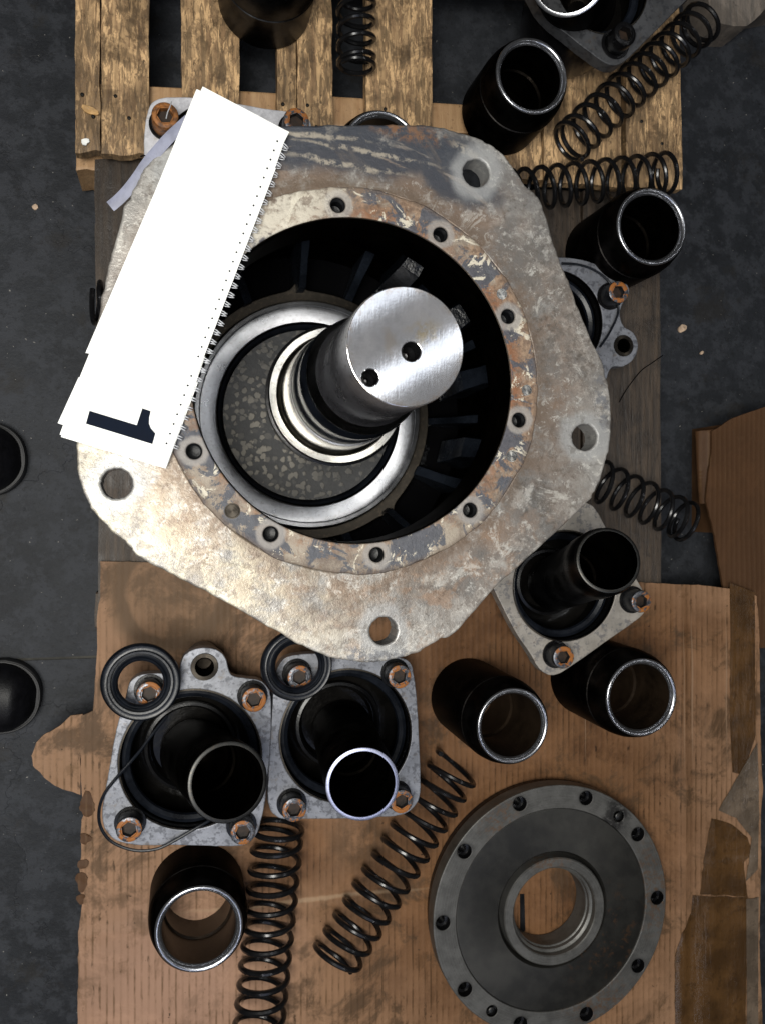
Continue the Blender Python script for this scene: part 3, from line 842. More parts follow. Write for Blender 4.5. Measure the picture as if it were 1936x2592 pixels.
# radial ribs in the chamber
def radial_bar(a, r0, r1, w0, w1, zt0, zt1, zb_):
    d = Vector((math.cos(a), math.sin(a), 0)); p = Vector((-d.y, d.x, 0))
    vs = []
    for r, w, zt in ((r0, w0, zt0), ((r0+r1)/2, (w0+w1)/2*.85, (zt0+zt1)/2-.002), (r1, w1, zt1)):
        for s in (-1, 1):
            vs.append(d*r+p*s*w*.5+Vector((0, 0, zt))); vs.append(d*r+p*s*w*.62+Vector((0, 0, zb_)))
    fs = []
    for i in (0, 4):
        fs += [(i, i+2, i+6, i+4), (i, i+4, i+5, i+1), (i+2, i+3, i+7, i+6)]
    fs += [(0, 1, 3, 2), (8, 10, 11, 9)]
    me = mesh(vs, fs)
    bm = bmesh.new(); bm.from_mesh(me)
    bmesh.ops.bevel(bm, geom=bm.edges[:], offset=.0008, segments=1, affect='EDGES')
    bmesh.ops.recalc_face_normals(bm, faces=bm.faces); bm.to_mesh(me); bm.free()
    return me
rnd = random.Random(3)
for k in range(15):
    a = math.radians(95+24*k)
    lugrib = k % 3 == 0
    w = .0095 if lugrib else rnd.uniform(.009, .014)
    hi = 1.105 if lugrib else rnd.uniform(1.10, 1.15)
    link('rib', radial_bar(a+rnd.uniform(-.03, .03), .166, .2215, w, w*1.25, mz(hi+.035), mz(hi-.03), mz(1.19)), 'rib', mot, 30)
for k, (dg, wd_, r0_) in enumerate(((-14, .026, .190), (12, .024, .186), (34, .028, .190), (58, .026, .190), (150, .022, .2), (200, .02, .2), (250, .022, .2), (288, .02, .2))):
    link('wall_block', radial_bar(math.radians(dg), r0_, .2215, wd_, wd_*1.1, mz(1.03+rnd.uniform(-.02, .04)), mz(1.005), mz(1.17)), 'rib', mot, 30)
# hub with five lugs
hubpts = []
for k in range(240):
    a = 2*PI*k/240; r = .1685
    for j in range(5):
        da = (a-math.radians(95-72*j)+PI) % (2*PI)-PI
        r += .0095*math.exp(-(da/.045)**2)+.0025*math.exp(-(da/.10)**2)
    hubpts.append(axial(r, a))
world_part('hub', plate(hubpts, [circle(ax.x, ax.y, .1535, 96)], ZC-1.170, .035, .0014, 2), 'hub', mot, 8)
ringp = [(.1225, mz(1.185)), (.1225, mz(1.157)), (.1240, mz(1.1555)), (.1385, mz(1.1530)), (.1440, mz(1.1530)), (.1448, mz(1.1540)), (.1456, mz(1.1530)), (.1505, mz(1.1530)), (.1530, mz(1.1575)), (.1535, mz(1.185))]
link('bearing_ring', lathe(ringp, 128), 'ring', mot, 30)
link('oil_seal', lathe([(.1225, mz(1.168)), (.1210, mz(1.1580)), (.1185, mz(1.1600)), (.1160, mz(1.166)), (.1140, mz(1.172)), (.1140, mz(1.182)), (.1225, mz(1.182))], 128, True), 'rubber', mot, 40)
link('flaked_disc', lathe([(.045, mz(1.163)), (.1140, mz(1.163)), (.1145, mz(1.1645)), (.1145, mz(1.181)), (.045, mz(1.181))], 128, True), 'mottle', mot, 40)
link('collar_base', lathe([(.052, mz(1.170)), (.052, mz(.99)), (.0775, mz(.972)), (.0785, mz(.962)), (.0785, mz(.952)), (.0755, mz(.951))], 96), 'oil', mot, 40)
link('bearing_collar', lathe([(.0668, mz(.975)), (.0668, mz(.9475)), (.0678, mz(.9465)), (.0748, mz(.9465)), (.0760, mz(.9480)), (.0760, mz(.956))], 96), 'collar', mot, 30)
link('inner_step', lathe([(.0668, mz(.970)), (.0655, mz(.962)), (.0620, mz(.956)), (.0625, mz(.935)), (.0615, mz(.9)), (.0605, mz(.888)), (.0560, mz(.886))], 96), 'collar', mot, 30)
link('shaft_seal', lathe([(.0590, mz(.886)), (.0590, mz(.862)), (.0575, mz(.855)), (.0570, mz(.838)), (.0582, mz(.834)), (.0582, mz(.824)), (.0560, mz(.816)), (.0545, mz(.806))], 96), 'rubber', mot, 40)
link('output_shaft', lathe([(.0500, mz(.781)), (.0478, mz(.772)), (.0474, mz(.74)), (.0470, mz(.6525)), (.0462, mz(.6508))], 128), 'shaftside', mot, 25)
link('shaft_flare', lathe([(.0545, mz(.806)), (.0550, mz(.800)), (.0548, mz(.796)), (.0530, mz(.7915)), (.0516, mz(.786)), (.0500, mz(.781))], 128), 'ring', mot, 30)
link('rust_line', lathe([(.0553, mz(.802)), (.0559, mz(.7995)), (.0553, mz(.7965))], 96), 'collar', mot, 40)
# shaft end face with centre hole and off-centre hole
def shaft_end():
    C = Vector((ax.x, ax.y, 0))
    h1 = W(1041, 890, ZC-.65); h2 = W(937, 956, ZC-.65)
    me = plate(circle(ax.x, ax.y, .0466, 128), [circle(h1.x, h1.y, .0076, 40), circle(h2.x, h2.y, .0067, 40)], ZC-.65, .010, .0007, 2)
    o = world_part('shaft_end_face', me, 'shaftend', mot, 8)
    for c, r in ((h1, .0076), (h2, .0067)):
        g = lathe([(r+.0002, -.0006), (r*.92, -.0018), (r*.90, -.016), (r*.45, -.019), (r*.4, -.024), (0, -.025)], 32)
        g.transform(Matrix.Translation((c.x, c.y, ZC-.65)))
        world_part('threaded_hole', g, 'oil', mot, 40)
shaft_end()

# ------------------------------------------------------------------ bolts
def make_bolt_meshes():
    r, h = .0165, .030
    seg = 48
    hexr = .0099
    prof = [(r*.97, -.0), (r, .001), (r, h-.0028), (r-.0008, h-.0009), (r-.0026, h), (hexr*1.12, h), (hexr*1.02, h-.0012)]
    me = lathe(prof, seg)
    # hex wall
    hv, hf = [], []
    for k in range(6):
        for z in (h-.0012, h-.013):
            hv.append(Vector((hexr*1.02*math.cos(PI/3*k), hexr*1.02*math.sin(PI/3*k), z)))
    for k in range(6):
        a, b = 2*k, 2*((k+1) % 6); hf.append((a, a+1, b+1, b))
    # annulus from round mouth to hex
    n0 = len(hv)
    for k in range(36): hv.append(Vector((hexr*1.03*math.cos(2*PI*k/36), hexr*1.03*math.sin(2*PI*k/36), h-.0012)))
    for k in range(36):
        s = (k//6); hf.append((n0+k, n0+(k+1) % 36, 2*s if k % 6 < 3 else 2*((s+1) % 6)))
    for s in range(6): hf.append((2*s, n0+(6*s+3) % 36, 2*((s+1) % 6)))
    head = join([me, mesh(hv, hf)])
    sock = mesh([Vector((hexr*1.04*math.cos(PI/3*k), hexr*1.04*math.sin(PI/3*k), h-.011)) for k in range(6)], [(0, 1, 2, 3, 4, 5)])
    return head, sock
BH, BS = make_bolt_meshes()
BH.materials.append(MT['bolt']); BS.materials.append(MT['socket']); finish(BH); 
def bolt(px, py, ztop_plate, parent, rusty=False, label=None, sc=1.0, h=.030, rot=None):
    """px, py: middle of the head's top face"""
    c = W(px, py, ztop_plate+h)
    o = bpy.data.objects.new('bolt', BH); COL.objects.link(o); o.parent = parent
    o.location = Vector((c.x, c.y, ztop_plate))-OFF[parent.name]
    o.rotation_euler = (0, 0, rot if rot is not None else random.uniform(0, 1))
    o.scale = (sc, sc, h/.030)
    if rusty:
        m = BH.copy(); m.materials.clear(); m.materials.append(MT['boltrust']); o.data = m
    if label: o['label'] = label
    s = bpy.data.objects.new('hex_socket', BS); COL.objects.link(s); s.parent = o
    w = bpy.data.objects.new('washer', WS); COL.objects.link(w); w.parent = o
    return o
WS = lathe([(.0172, .0002), (.0205, .0002), (.0205, .0022), (.0200, .0028), (.0168, .0028)], 40); WS.materials.append(MT['oil']); finish(WS)

# ------------------------------------------------------------------ housings (cylinder covers)
def frame_to(base, top):
    z = (top-base).normalized(); x = Vector((1, 0, 0)); y = z.cross(x).normalized(); x = y.cross(z)
    return Matrix(((x.x, y.x, z.x, base.x), (x.y, y.y, z.y, base.y), (x.z, y.z, z.z, base.z), (0, 0, 0, 1)))
def housing(label, outline, bore_c, bore_r, ztop, zbase, mat, bolts, lug=None, barrel=None, depth=.075, seal=True, thick=.022, sub=5, matpot='plateblack'):
    bc = W(bore_c[0], bore_c[1], ztop)
    h = thing('cylinder_housing', label, 'housing', (bc.x, bc.y, zbase), 'cylinder housings set out round the motor')
    o = catmull([W(x, y, ztop) for (x, y) in outline], sub); o = rough_edge(o, .0006, 160, len(outline))
    holes = [circle(bc.x, bc.y, bore_r, 96)]
    if lug:
        lc = W(lug[0], lug[1], ztop); holes.append(circle(lc.x, lc.y, lug[2], 36))
    world_part('top_plate', plate(o, holes, ztop, thick, .0012, 2), mat, h, 8)
    hh = ztop-zbase
    # liner lip, bore wall, stepped floor
    lip = [(bore_r+.0005, hh-.001), (bore_r-.0018, hh-.0006), (bore_r-.0026, hh-.004), (bore_r-.0026, hh-.005)]
    link('bore_lip', lathe(lip, 96), 'hub', h, 40)
    R = bore_r-.0026
    pot = [(R, hh-.004), (R, hh-.030), (R-.004, hh-.032), (R-.004, hh-depth+.012), (R-.012, hh-depth+.004), (R-.020, hh-depth), (R-.036, hh-depth-.002), (R-.040, hh-depth-.010), (0, hh-depth-.010),
           ]
    link('bore', lathe(pot, 96), 'borewet', h, 40)
    out = [(bore_r+.004, hh-thick+.001), (bore_r+.006, hh-thick-.004), (bore_r+.003, .03), (bore_r-.006, .0), (0, 0)]
    link('pot', lathe(out, 96), matpot, h, 40)
    if lug:
        bo = lathe([(lug[2]+.0065, 0.0012), (lug[2]+.006, .0022), (lug[2]+.001, .0022), (lug[2]-.0004, .0010), (lug[2]-.0010, -.002)], 40)
        ho = lathe([(lug[2]-.0010, -.002), (lug[2]-.0012, -.045), (0, -.046)], 40); ho.transform(Matrix.Translation((lc.x, lc.y, ztop-.0002)))
        world_part('port_hole', ho, 'inside', h, 40)
        bo.transform(Matrix.Translation((lc.x, lc.y, ztop-.0002)))
        world_part('port_bushing', bo, 'hub', h, 40)
        neck = lathe([(lug[2]+.014, 0), (lug[2]+.012, -.05), (0, -.05)], 32); neck.transform(Matrix.Translation((lc.x, lc.y, ztop-thick+.002)))
        world_part('port_boss', neck, matpot, h, 40)
    for b in bolts:
        bolt(b[0], b[1], ztop, h, rusty=(len(b) > 2 and b[2]), h=.030 if len(b) < 4 else b[3])
    if seal:
        s = lathe([(R-.0015, hh-.026), (R-.0015, hh-.018), (R-.006, hh-.0165), (R-.011, hh-.019), (R-.0125, hh-.0235), (R-.0095, hh-.028)], 96, True)
        link('piston_seal', s, 'rubber', h, 40)
        s2 = lathe([(R-.028, hh-depth+.006), (R-.029, hh-depth+.012), (R-.033, hh-depth+.013), (R-.036, hh-depth+.006)], 96, True)
        link('seat_ring', s2, 'oil', h, 40)
    if barrel:
        (b0x, b0y, b0z), (t0x, t0y, t0z), r, rimm, collar = barrel
        B = W(b0x, b0y, b0z); T = W(t0x, t0y, t0z); L = (T-B).length
        Mx = Matrix.Translation(-Vector((bc.x, bc.y, zbase))) @ frame_to(B, T)
        wt = r*.125
        pr = [(r*1.0, 0), (r, L*.55), (r, L-.003), (r-.0006, L-.0006)]
        if collar: pr = [(r*.99, 0), (r*.99, L-.075), (r*1.0, L-.072), (r*1.0, L-.068), (r*1.045, L-.060), (r*1.045, L-.014), (r*1.0, L-.010), (r, L-.003), (r-.0006, L-.0006)]
        inner = [(r-wt+.0004, L-.0008), (r-wt, L-.004), (r-wt, L*.35), (r-wt-.003, L*.34), (r-wt-.003, L*.2), (r*.60, L*.16), (0, -.0)]
        bo = link('barrel', lathe(pr, 96, M=Mx), 'sleeve' if not collar else 'collared', h, 40)
        link('barrel_rim', lathe([(r-.0006, L-.0006), (r-.0014, L), (r-wt+.0008, L), (r-wt+.0004, L-.0008)], 96, M=Mx), rimm, bo, 40)
        link('barrel_bore', lathe(inner, 96, M=Mx), 'inside', bo, 40)
    return h
def zp(lst, ox, oy, s): return [(x/s+ox, y/s+oy) for (x, y) in lst]
S = 3.304
o1 = zp([(745, 290), (780, 200), (860, 147), (965, 130), (1060, 150), (1128, 215), (1155, 310), (1190, 365), (1290, 385), (1400, 400), (1470, 445), (1503, 515), (1512, 700), (1502, 1000), (1482, 1200), (1462, 1400), (1430, 1560), (1390, 1690), (1310, 1770), (1200, 1792), (1000, 1790), (700, 1782),
         (420, 1785), (220, 1745), (125, 1650), (98, 1540), (110, 1400), (140, 1240), (200, 900), (240, 720), (290, 560), (325, 430), (390, 370), (480, 348), (590, 345), (700, 370), (745, 350)], 230, 1600, S)
h1 = housing('grey housing at lower left with a loop of rubber cord and four rusty bolts', o1, (230+842/S, 1600+1065/S), rworld(485, 1922, 588/S, .215), .215, ZK+.001, 'plate',
        [(230+490/S, 1600+520/S), (230+1368/S, 1600+568/S), (230+322/S, 1600+1655/S), (230+1275/S, 1600+1680/S)], lug=(230+953/S, 1600+290/S, .0118),
        barrel=((492, 1905, .14), (230+1150/S, 1600+1255/S, .370), rworld(578, 1980, 338/S, .370), 'rimdark', False))
o2 = zp([(240, 520), (228, 700), (210, 1000), (200, 1200), (195, 1380), (212, 1480), (262, 1540), (340, 1566), (520, 1563), (800, 1560), (1100, 1548), (1300, 1532), (1410, 1465), (1462, 1360), (1465, 1150), (1450, 800), (1430, 500), (1405, 330), (1385, 265), (1335, 225), (1200, 205), (900, 190), (600, 180), (400, 195), (300, 250), (255, 370)], 620, 1600, S)
h2 = housing('grey housing in the lower middle holding a barrel with a bright bluish rim', o2, (620+850/S, 1600+868/S), rworld(877, 1863, 562/S, .215), .215, ZK+.001, 'plate',
        [(620+460/S, 1600+380/S), (620+1295/S, 1600+375/S), (620+415/S, 1600+1490/S), (620+1312/S, 1600+1420/S)],
        barrel=((868, 1850, .14), (620+983/S, 1600+1273/S, .375), rworld(917, 1985, 312/S, .375), 'rimblue', False))
S3 = 3.004
o3 = zp([(150, 880), (300, 1180), (420, 1360), (480, 1465), (550, 1522), (620, 1525), (710, 1478), (1050, 1240), (1240, 1105), (1300, 1030), (1305, 940), (1250, 830), (1110, 600), (990, 390), (930, 280), (870, 225), (790, 230), (600, 300), (400, 430), (180, 610), (110, 690), (100, 780)], 1200, 1200, S3)
h3 = housing('housing turned cornerwise at the right with a leaning collared barrel', o3, (1200+690/S3, 1200+850/S3), rworld(1430, 1483, 424/S3, .215), .215, ZK+.001, 'platewarm',
        [(1200+680/S3, 1200+1395/S3), (1200+1272/S3, 1200+970/S3)],
        barrel=((1402, 1478, .15), (1200+1018/S3, 1200+655/S3, .39), .0425, 'rimdark', True))
Q = 1.652
o4 = zp([(560, 200), (640, 110), (760, 85), (870, 92), (950, 118), (1010, 165), (1070, 195), (1082, 235), (1050, 290), (1045, 335), (1062, 375), (1100, 400), (1120, 450), (1105, 505), (1060, 540), (1010, 545), (985, 600), (960, 640), (900, 640), (760, 660), (620, 600), (560, 400)], 936, 600, Q)
h4 = housing('grey housing peeking out right of the flange with a round drilled lug', o4, (936+775/Q, 600+350/Q), rworld(1405, 812, 215/Q, .19), .19, ZB+.001, 'plate',
        [(936+1040/Q, 600+229/Q)], lug=(936+1058/Q, 600+455/Q, .0100))
o5 = zp([(580, 440), (580, 350), (592, 240), (615, 160), (660, 120), (740, 108), (900, 112), (1160, 150), (1300, 176), (1430, 192), (1540, 215), (1580, 300), (1560, 500), (1500, 800), (1000, 900), (640, 800), (590, 600)], 120, 200, 2.36)
h5 = housing('pale housing beneath the top end of the booklet with a heavily rusted bolt', o5, (548, 388), .064, .262, ZA+.001, 'platelight',
        [(120+705/2.36, 200+213/2.36, True), (120+1490/2.36, 200+245/2.36, False)])
o6 = zp([(300, -120), (345, 0), (385, 65), (440, 125), (540, 205), (650, 292), (735, 352), (800, 370), (862, 340), (1000, 205), (1130, 72), (1240, -60), (1260, -300), (1000, -480), (600, -480), (330, -340)], 1200, 0, 2.245)
h6 = housing('black oily housing at the top right corner beside a long spring', o6, (1200+725/2.245, -95/2.245), rworld(1522, -42, 288/2.245, .295), .295, ZA+.001, 'plateblack',
        [(1200+858/2.245, 188/2.245)], barrel=((1470, 20, .20), (1440, -70, .40), .050, 'rim', False), matpot='oil')
for _o in list(bpy.data.objects):
    if _o.parent == h6 and _o.name.startswith('bolt'):
        _m = _o.data.copy(); _m.materials.clear(); _m.materials.append(MT['oil']); _o.data = _m
h6b = h6

# rubber seals lying on the housings
def rubber_seal(label, px, py, r_out, r_in, z, tilt=(0, 0)):
    c = W(px, py, z)
    ro = r_out; ri = r_in; w = ro-ri
    pr = [(ri, .000), (ri-.0006, .006), (ri+.0015, .0095), (ri+w*.14, .0100), (ri+w*.22, .0060), (ri+w*.34, .0052), (ri+w*.42, .0090), (ri+w*.54, .0092), (ri+w*.60, .0066), (ri+w*.72, .0060), (ro-w*.14, .0070), (ro-.001, .0050), (ro, .0010), (ro-.001, -.003), (ri+.002, -.003)]
    me = lathe(pr, 96, True); me.transform(Matrix.Rotation(tilt[0], 4, 'X') @ Matrix.Rotation(tilt[1], 4, 'Y'))
    o = link('rubber_seal', me, 'rubber', None, 50); o.location = c
    o['label'] = label; o['category'] = 'seal'; o['group'] = 'ribbed rubber seals lying on the housings'
    return o
rubber_seal('ribbed black rubber ring round the top left bolt of the lower left housing', 230+422/S, 1600+415/S, rworld(357, 1725, 328/S, .255), rworld(357, 1725, 186/S, .255), .250)
rubber_seal('ribbed black rubber ring half under the flange on the lower middle housing', 620+432/S, 1600+275/S, rworld(750, 1683, 302/S, .255), rworld(750, 1683, 184/S, .255), .250)
# rubber cord looping over the lower left housing
cp = zp([(640, 700), (520, 850), (420, 985), (330, 1090), (205, 1235), (115, 1355), (72, 1490), (82, 1620), (150, 1730), (260, 1795), (400, 1828), (560, 1812), (710, 1740), (860, 1652), (985, 1580), (1080, 1500)], 230, 1600, S)
zz = [.20, .208, .214, .220, .2205, .221, .220, .217, .217, .218, .2195, .221, .221, .220, .216, .205]
cpt = catmull([W(x, y, z) for (x, y), z in zip(cp, zz)], 8, False)
tagged('o_ring', sweep(cpt, .0021, 8), 'rubber', 'thin black rubber o-ring looped over the corner of the lower left housing', 'o-ring', cpt[0])
cp4 = zp([(800, 110), (870, 115), (940, 140), (1000, 190), (1030, 260), (1035, 320), (1000, 400), (960, 460)], 936, 600, Q)
c4 = catmull([W(x, y, .1945) for (x, y) in cp4], 8, False)
tagged('o_ring', sweep(c4, .0018, 8), 'rubber', 'thin black rubber o-ring lying on the housing right of the flange', 'o-ring', c4[0])

# ------------------------------------------------------------------ steel sleeves
def sleeve(label, px, py, rpx, zbase, height, through=True, rimm='rim', body='sleeve'):
    zt = zbase+height
    rr = rworld(px, py, rpx, zt); c = W(px, py, zt)
    t = thing('steel_sleeve', label, 'sleeve', (c.x, c.y, zbase), 'black steel sleeves standing on end')
    R = rr*1.17; H = height
    prof = [(rr*.80, 0), (R*.985, 0), (R, .002), (R, H-.044), (R-.0012, H-.043), (R-.0012, H-.041), (R-.0002, H-.040), (R-.0015, H-.026), (rr*1.06, H-.008), (rr*1.0, H-.0022)]
    link('sleeve_body', lathe(prof, 96), body, t, 30)
    link('bright_rim', lathe([(rr*1.006, H-.0024), (rr*.992, H-.0008), (rr*.968, H), (rr*.935, H-.0002), (rr*.902, H-.0013), (rr*.873, H-.0034), (rr*.848, H-.0064)], 96), rimm, t, 60)
    inner = [(rr*.848, H-.0064), (rr*.848, H*.42), (rr*.80, H*.40), (rr*.80, 0)]+([] if through else [(rr*.3, .002), (0, .004)])
    link('inner_bore', lathe(inner, 96), 'sleevein' if through else 'inside', t, 30)
    return t
sleeve('black sleeve left of the vertical springs at the bottom left', 505, 2353, 109, ZK+.001, .125)
sleeve('black sleeve in the lower middle just above the round cover plate', 1298, 1838, 95, ZK+.001, .190)
sleeve('black sleeve below the cornerwise housing near the right edge of the cardboard', 1624, 1766, 98, ZK+.001, .17)
sleeve('black sleeve on the dark pallet edge at the right below the level spring', 1650, 573, 97, ZB+.001, .155, through=False)
sleeve('black sleeve near the top between the pallet gap and the oily housing', 1346, 191, 96, ZA+.001, .125, through=False)
sleeve('sleeve almost hidden behind the upper edge of the flange with only its rim showing', 968, 381, 102, ZA+.001, .10)
sleeve('wide oily black sleeve cut off by the top edge above the booklet', 692, -118, 110, ZA+.001, .115, rimm='rimdark', body='collared')

# ------------------------------------------------------------------ springs
def spring(label, p0, p1, rpx, zdeck, turns, wire=.0036, phase=0.0, taper=0.0, endturns=1.0, lift=0, zend=None):
    zc_ = zdeck+.032
    mid = ((p0[0]+p1[0])/2, (p0[1]+p1[1])/2)
    A = W(p0[0], p0[1], zc_); B = W(p1[0], p1[1], zc_ if zend is None else zend)
    r = .0290*rpx
    d = (B-A); L = d.length; d.normalize()
    u = d.cross(Vector((0, 0, 1))).normalized(); v = u.cross(d)
    n = int(turns*28); pts = []
    for i in range(n+1):
        t = i/n*turns
        # closed end coils
        if t < endturns: s = t*.30
        elif t > turns-endturns: s = None
        else: s = None
        e = endturns; inner = turns-2*e; pitch = (1-0)/(inner+.6*e)
        if t < e: s = .3*pitch*t
        elif t > turns-e: s = .3*pitch*e+pitch*inner+.3*pitch*(t-(turns-e))
        else: s = .3*pitch*e+pitch*(t-e)
        a = -2*PI*t+phase
        jr = mnoise.noise(Vector((t*.7, A.x*9, 0)))
        pts.append(A+d*(L*s+.0016*jr)+(u*math.cos(a)+v*math.sin(a))*(r-wire+.0007*mnoise.noise(Vector((t*.9, 5, A.y*9)))))
    lowz = min(p.z for p in pts); 
    o = tagged('coil_spring', sweep(pts, wire, 8), 'spring', label, 'spring', A, 'black coil springs')
    return o
spring('coil spring lying in the pallet gap at the top left of centre', (902, -120), (902, 172), 1.0, ZA-.003, 8, phase=.5)
spring('long coil spring slanting up to the top right corner', (1440, 362), (1780, 52), 1.18, ZA+.002, 13.5, zend=ZA+.034)
spring('coil spring lying level below the slanting one at the right', (1285, 486), (1690, 437), 1.15, ZA+.001, 11.5, phase=1.0)
spring('coil spring right of the flange between it and the brown box', (1470, 1195), (1740, 1322), 1.22, ZB+.001, 8.6, phase=2)
spring('coil spring running off the bottom edge beside the bottom left sleeve', (706, 2090), (646, 2700), 1.33, ZK+.002, 14, phase=.4, wire=.0042)
spring('stretched coil spring slanting down from the lower middle sleeve', (1158, 1935), (842, 2440), 1.36, ZK+.002, 13.5, phase=.2, endturns=.2, wire=.0040)
spring('coil spring peeking out under the left side of the flange', (238, 765), (520, 800), 1.1, ZB+.004, 7, phase=2)

# ------------------------------------------------------------------ round cover plate
cc = Vector((.447*(ZC-.165)+.006, -.497*(ZC-.165)-.0045, 0))
cov = thing('cover_plate', 'round grey steel cover with bolt holes round its rim at the lower right', 'cover', (cc.x, cc.y, ZK+.002))
ct = .165; hc = ct-(ZK+.002)
RC = .1555*1.235; RH = .143*1.235
hl = []; hpos = []
for k in range(10):
    a = 1.89-math.radians(36)*k
    c = Vector((cc.x+RH*math.cos(a), cc.y+RH*math.sin(a), 0)); hpos.append(c); hl.append(circle(c.x, c.y, .0108, 32))
for a in (math.radians(51), math.radians(-125)):
    c = Vector((cc.x+RH*.985*math.cos(a), cc.y+RH*.985*math.sin(a), 0)); hpos.append(c); hl.append(circle(c.x, c.y, .0085, 32))
RI = .1262*1.235
world_part('rim_ring', plate(circle(cc.x, cc.y, RC, 160), [circle(cc.x, cc.y, RI, 128)]+hl, ct, .026, .0016, 2), 'coverouter', cov, 8)
link('skirt', lathe([(RC-.004, hc-.025), (RC-.004, .0), (RC-.03, .0)], 128), 'oil', cov, 40)
link('recessed_disc', lathe([(RI+.0002, hc-.008), (RI-.0008, hc-.0022), (RI-.002, hc-.0019), (.090, hc-.0020), (.0872, hc-.0055), (.0865, hc-.014), (.084, hc-.016), (.082, hc-.016), (.080, hc-.02)], 128), 'coverinner', cov, 40)
link('raised_hub', lathe([(.0825, hc-.02), (.0825, hc+.004), (.0812, hc+.0055), (.0690, hc+.0055), (.0675, hc+.004), (.0665, hc-.004), (.0640, hc-.005), (.0625, hc-.006), (.0620, hc-.012), (.0610, hc-.0125), (.0600, hc-.0135), (.0590, .001)], 128), 'coverouter', cov, 30)
for c in hpos[:10]:
    g = lathe([(.0110, -.0002), (.0106, -.0012), (.0104, -.012), (.0064, -.0125), (.0062, -.026), (0, -.026)], 32); g.transform(Matrix.Translation((c.x, c.y, ct)))
    world_part('bolt_hole', g, 'oil', cov, 40)
for c in hpos[10:]:
    g = lathe([(.0087, -.0004), (.0083, -.0012), (.0082, -.006), (.0060, -.0062), (.0058, .0), (.0050, .0006), (0, .0004)], 32); g.transform(Matrix.Translation((c.x, c.y, ct)))
    world_part('dowel', g, 'rimdark', cov, 40)
pk = [W(x, y, ZK) for x, y in ((1314, 2262), (1325, 2262), (1328, 2356), (1315, 2356))]
world_part('slot', fill(pk, lambda x, y: creased(x, y)+.0012, .0004, .03), 'black', card, 0)

# ------------------------------------------------------------------ number booklet
zp0 = ZF+.006
bk = thing('number_booklet', 'white spiral bound booklet with a black number 1 lying across the flange', 'booklet', W(450, 700, ZF+.001))
def page(quad, z, th=.0004, bulge=.0015, seed=0, curl=0.0, name='page'):
    c = [W(x, y, z) for (x, y) in quad]
    vs, fs = [], []; n, m_ = 14, 8
    for j in range(n+1):
        for i in range(m_+1):
            u, v = i/m_, j/n
            p = (c[0]*(1-u)+c[1]*u)*(1-v)+(c[3]*(1-u)+c[2]*u)*v
            p.z += bulge*math.sin(PI*u)*math.sin(PI*v) + .0006*mnoise.noise(Vector((u*3, v*5, seed))) + curl*max(0, .18-u)**1.3*(1 if v > .8 else .3)
            vs.append(p)
    N = len(vs); vs += [p-Vector((0, 0, th)) for p in vs]; w = m_+1
    for j in range(n):
        for i in range(m_):
            a = j*w+i; fs.append((a, a+w, a+w+1, a+1)); fs.append((N+a, N+a+1, N+a+w+1, N+a+w))
    edge = [i for i in range(m_+1)]+[j*w+m_ for j in range(1, n+1)]+[n*w+i for i in range(m_-1, -1, -1)]+[j*w for j in range(n-1, 0, -1)]
    for a, b in zip(edge, edge[1:]+edge[:1]): fs.append((a, b, N+b, N+a))
    me = mesh(vs, fs)
    bm = bmesh.new(); bm.from_mesh(me); bmesh.ops.recalc_face_normals(bm, faces=bm.faces); bm.to_mesh(me); bm.free()
    return world_part(name, me, 'paper', bk, 40)
z = ZF+.0045
page([(498, 226), (722, 342), (432, 1120), (160, 1060)], z, .0010, 0, 1, name='back_cover')
fan = [((200, 955), (500, 960), (428, 1170), (147, 1071)), ((206, 950), (500, 962), (426, 1174), (152, 1100)), ((214, 948), (500, 964), (425, 1177), (155, 1106)), ((222, 940), (500, 966), (423, 1180), (162, 1108)), ((228, 930), (502, 968), (422, 1183), (168, 1110))]
for i, q in enumerate(fan):
    z += .0013; page(q, z, .0004, .0012, i+3)
z += .0012
page([(500, 226), (728, 338), (696, 428), (440, 400)], z, .0004, .001, 21)
page([(514, 219), (733, 334), (690, 417), (472, 305)], z+.0012, .0005, .001, 22)
dp = page([(232, 895), (520, 902), (420, 1186), (172, 1111)], z+.0008, .0004, .0006, 24, name='number_page')
page([(476, 292), (699, 426), (500, 948), (218, 894)], z+.0030, .0004, .002, 25, curl=.02)
page([(470, 300), (696, 430), (500, 940), (226, 902)], z+.0016, .0004, .001, 26)
dig = zp([(355, 793), (750, 913), (797, 772), (865, 795), (853, 850), (852, 900), (868, 940), (905, 982), (880, 1070), (325, 900)], 120, 800, S)
zd = z+.0024
dm = fill([W(x, y, zd) for (x, y) in dig], lambda x, y: zd, .0003, .02)
world_part('printed_number', dm, 'ink', bk, 0)
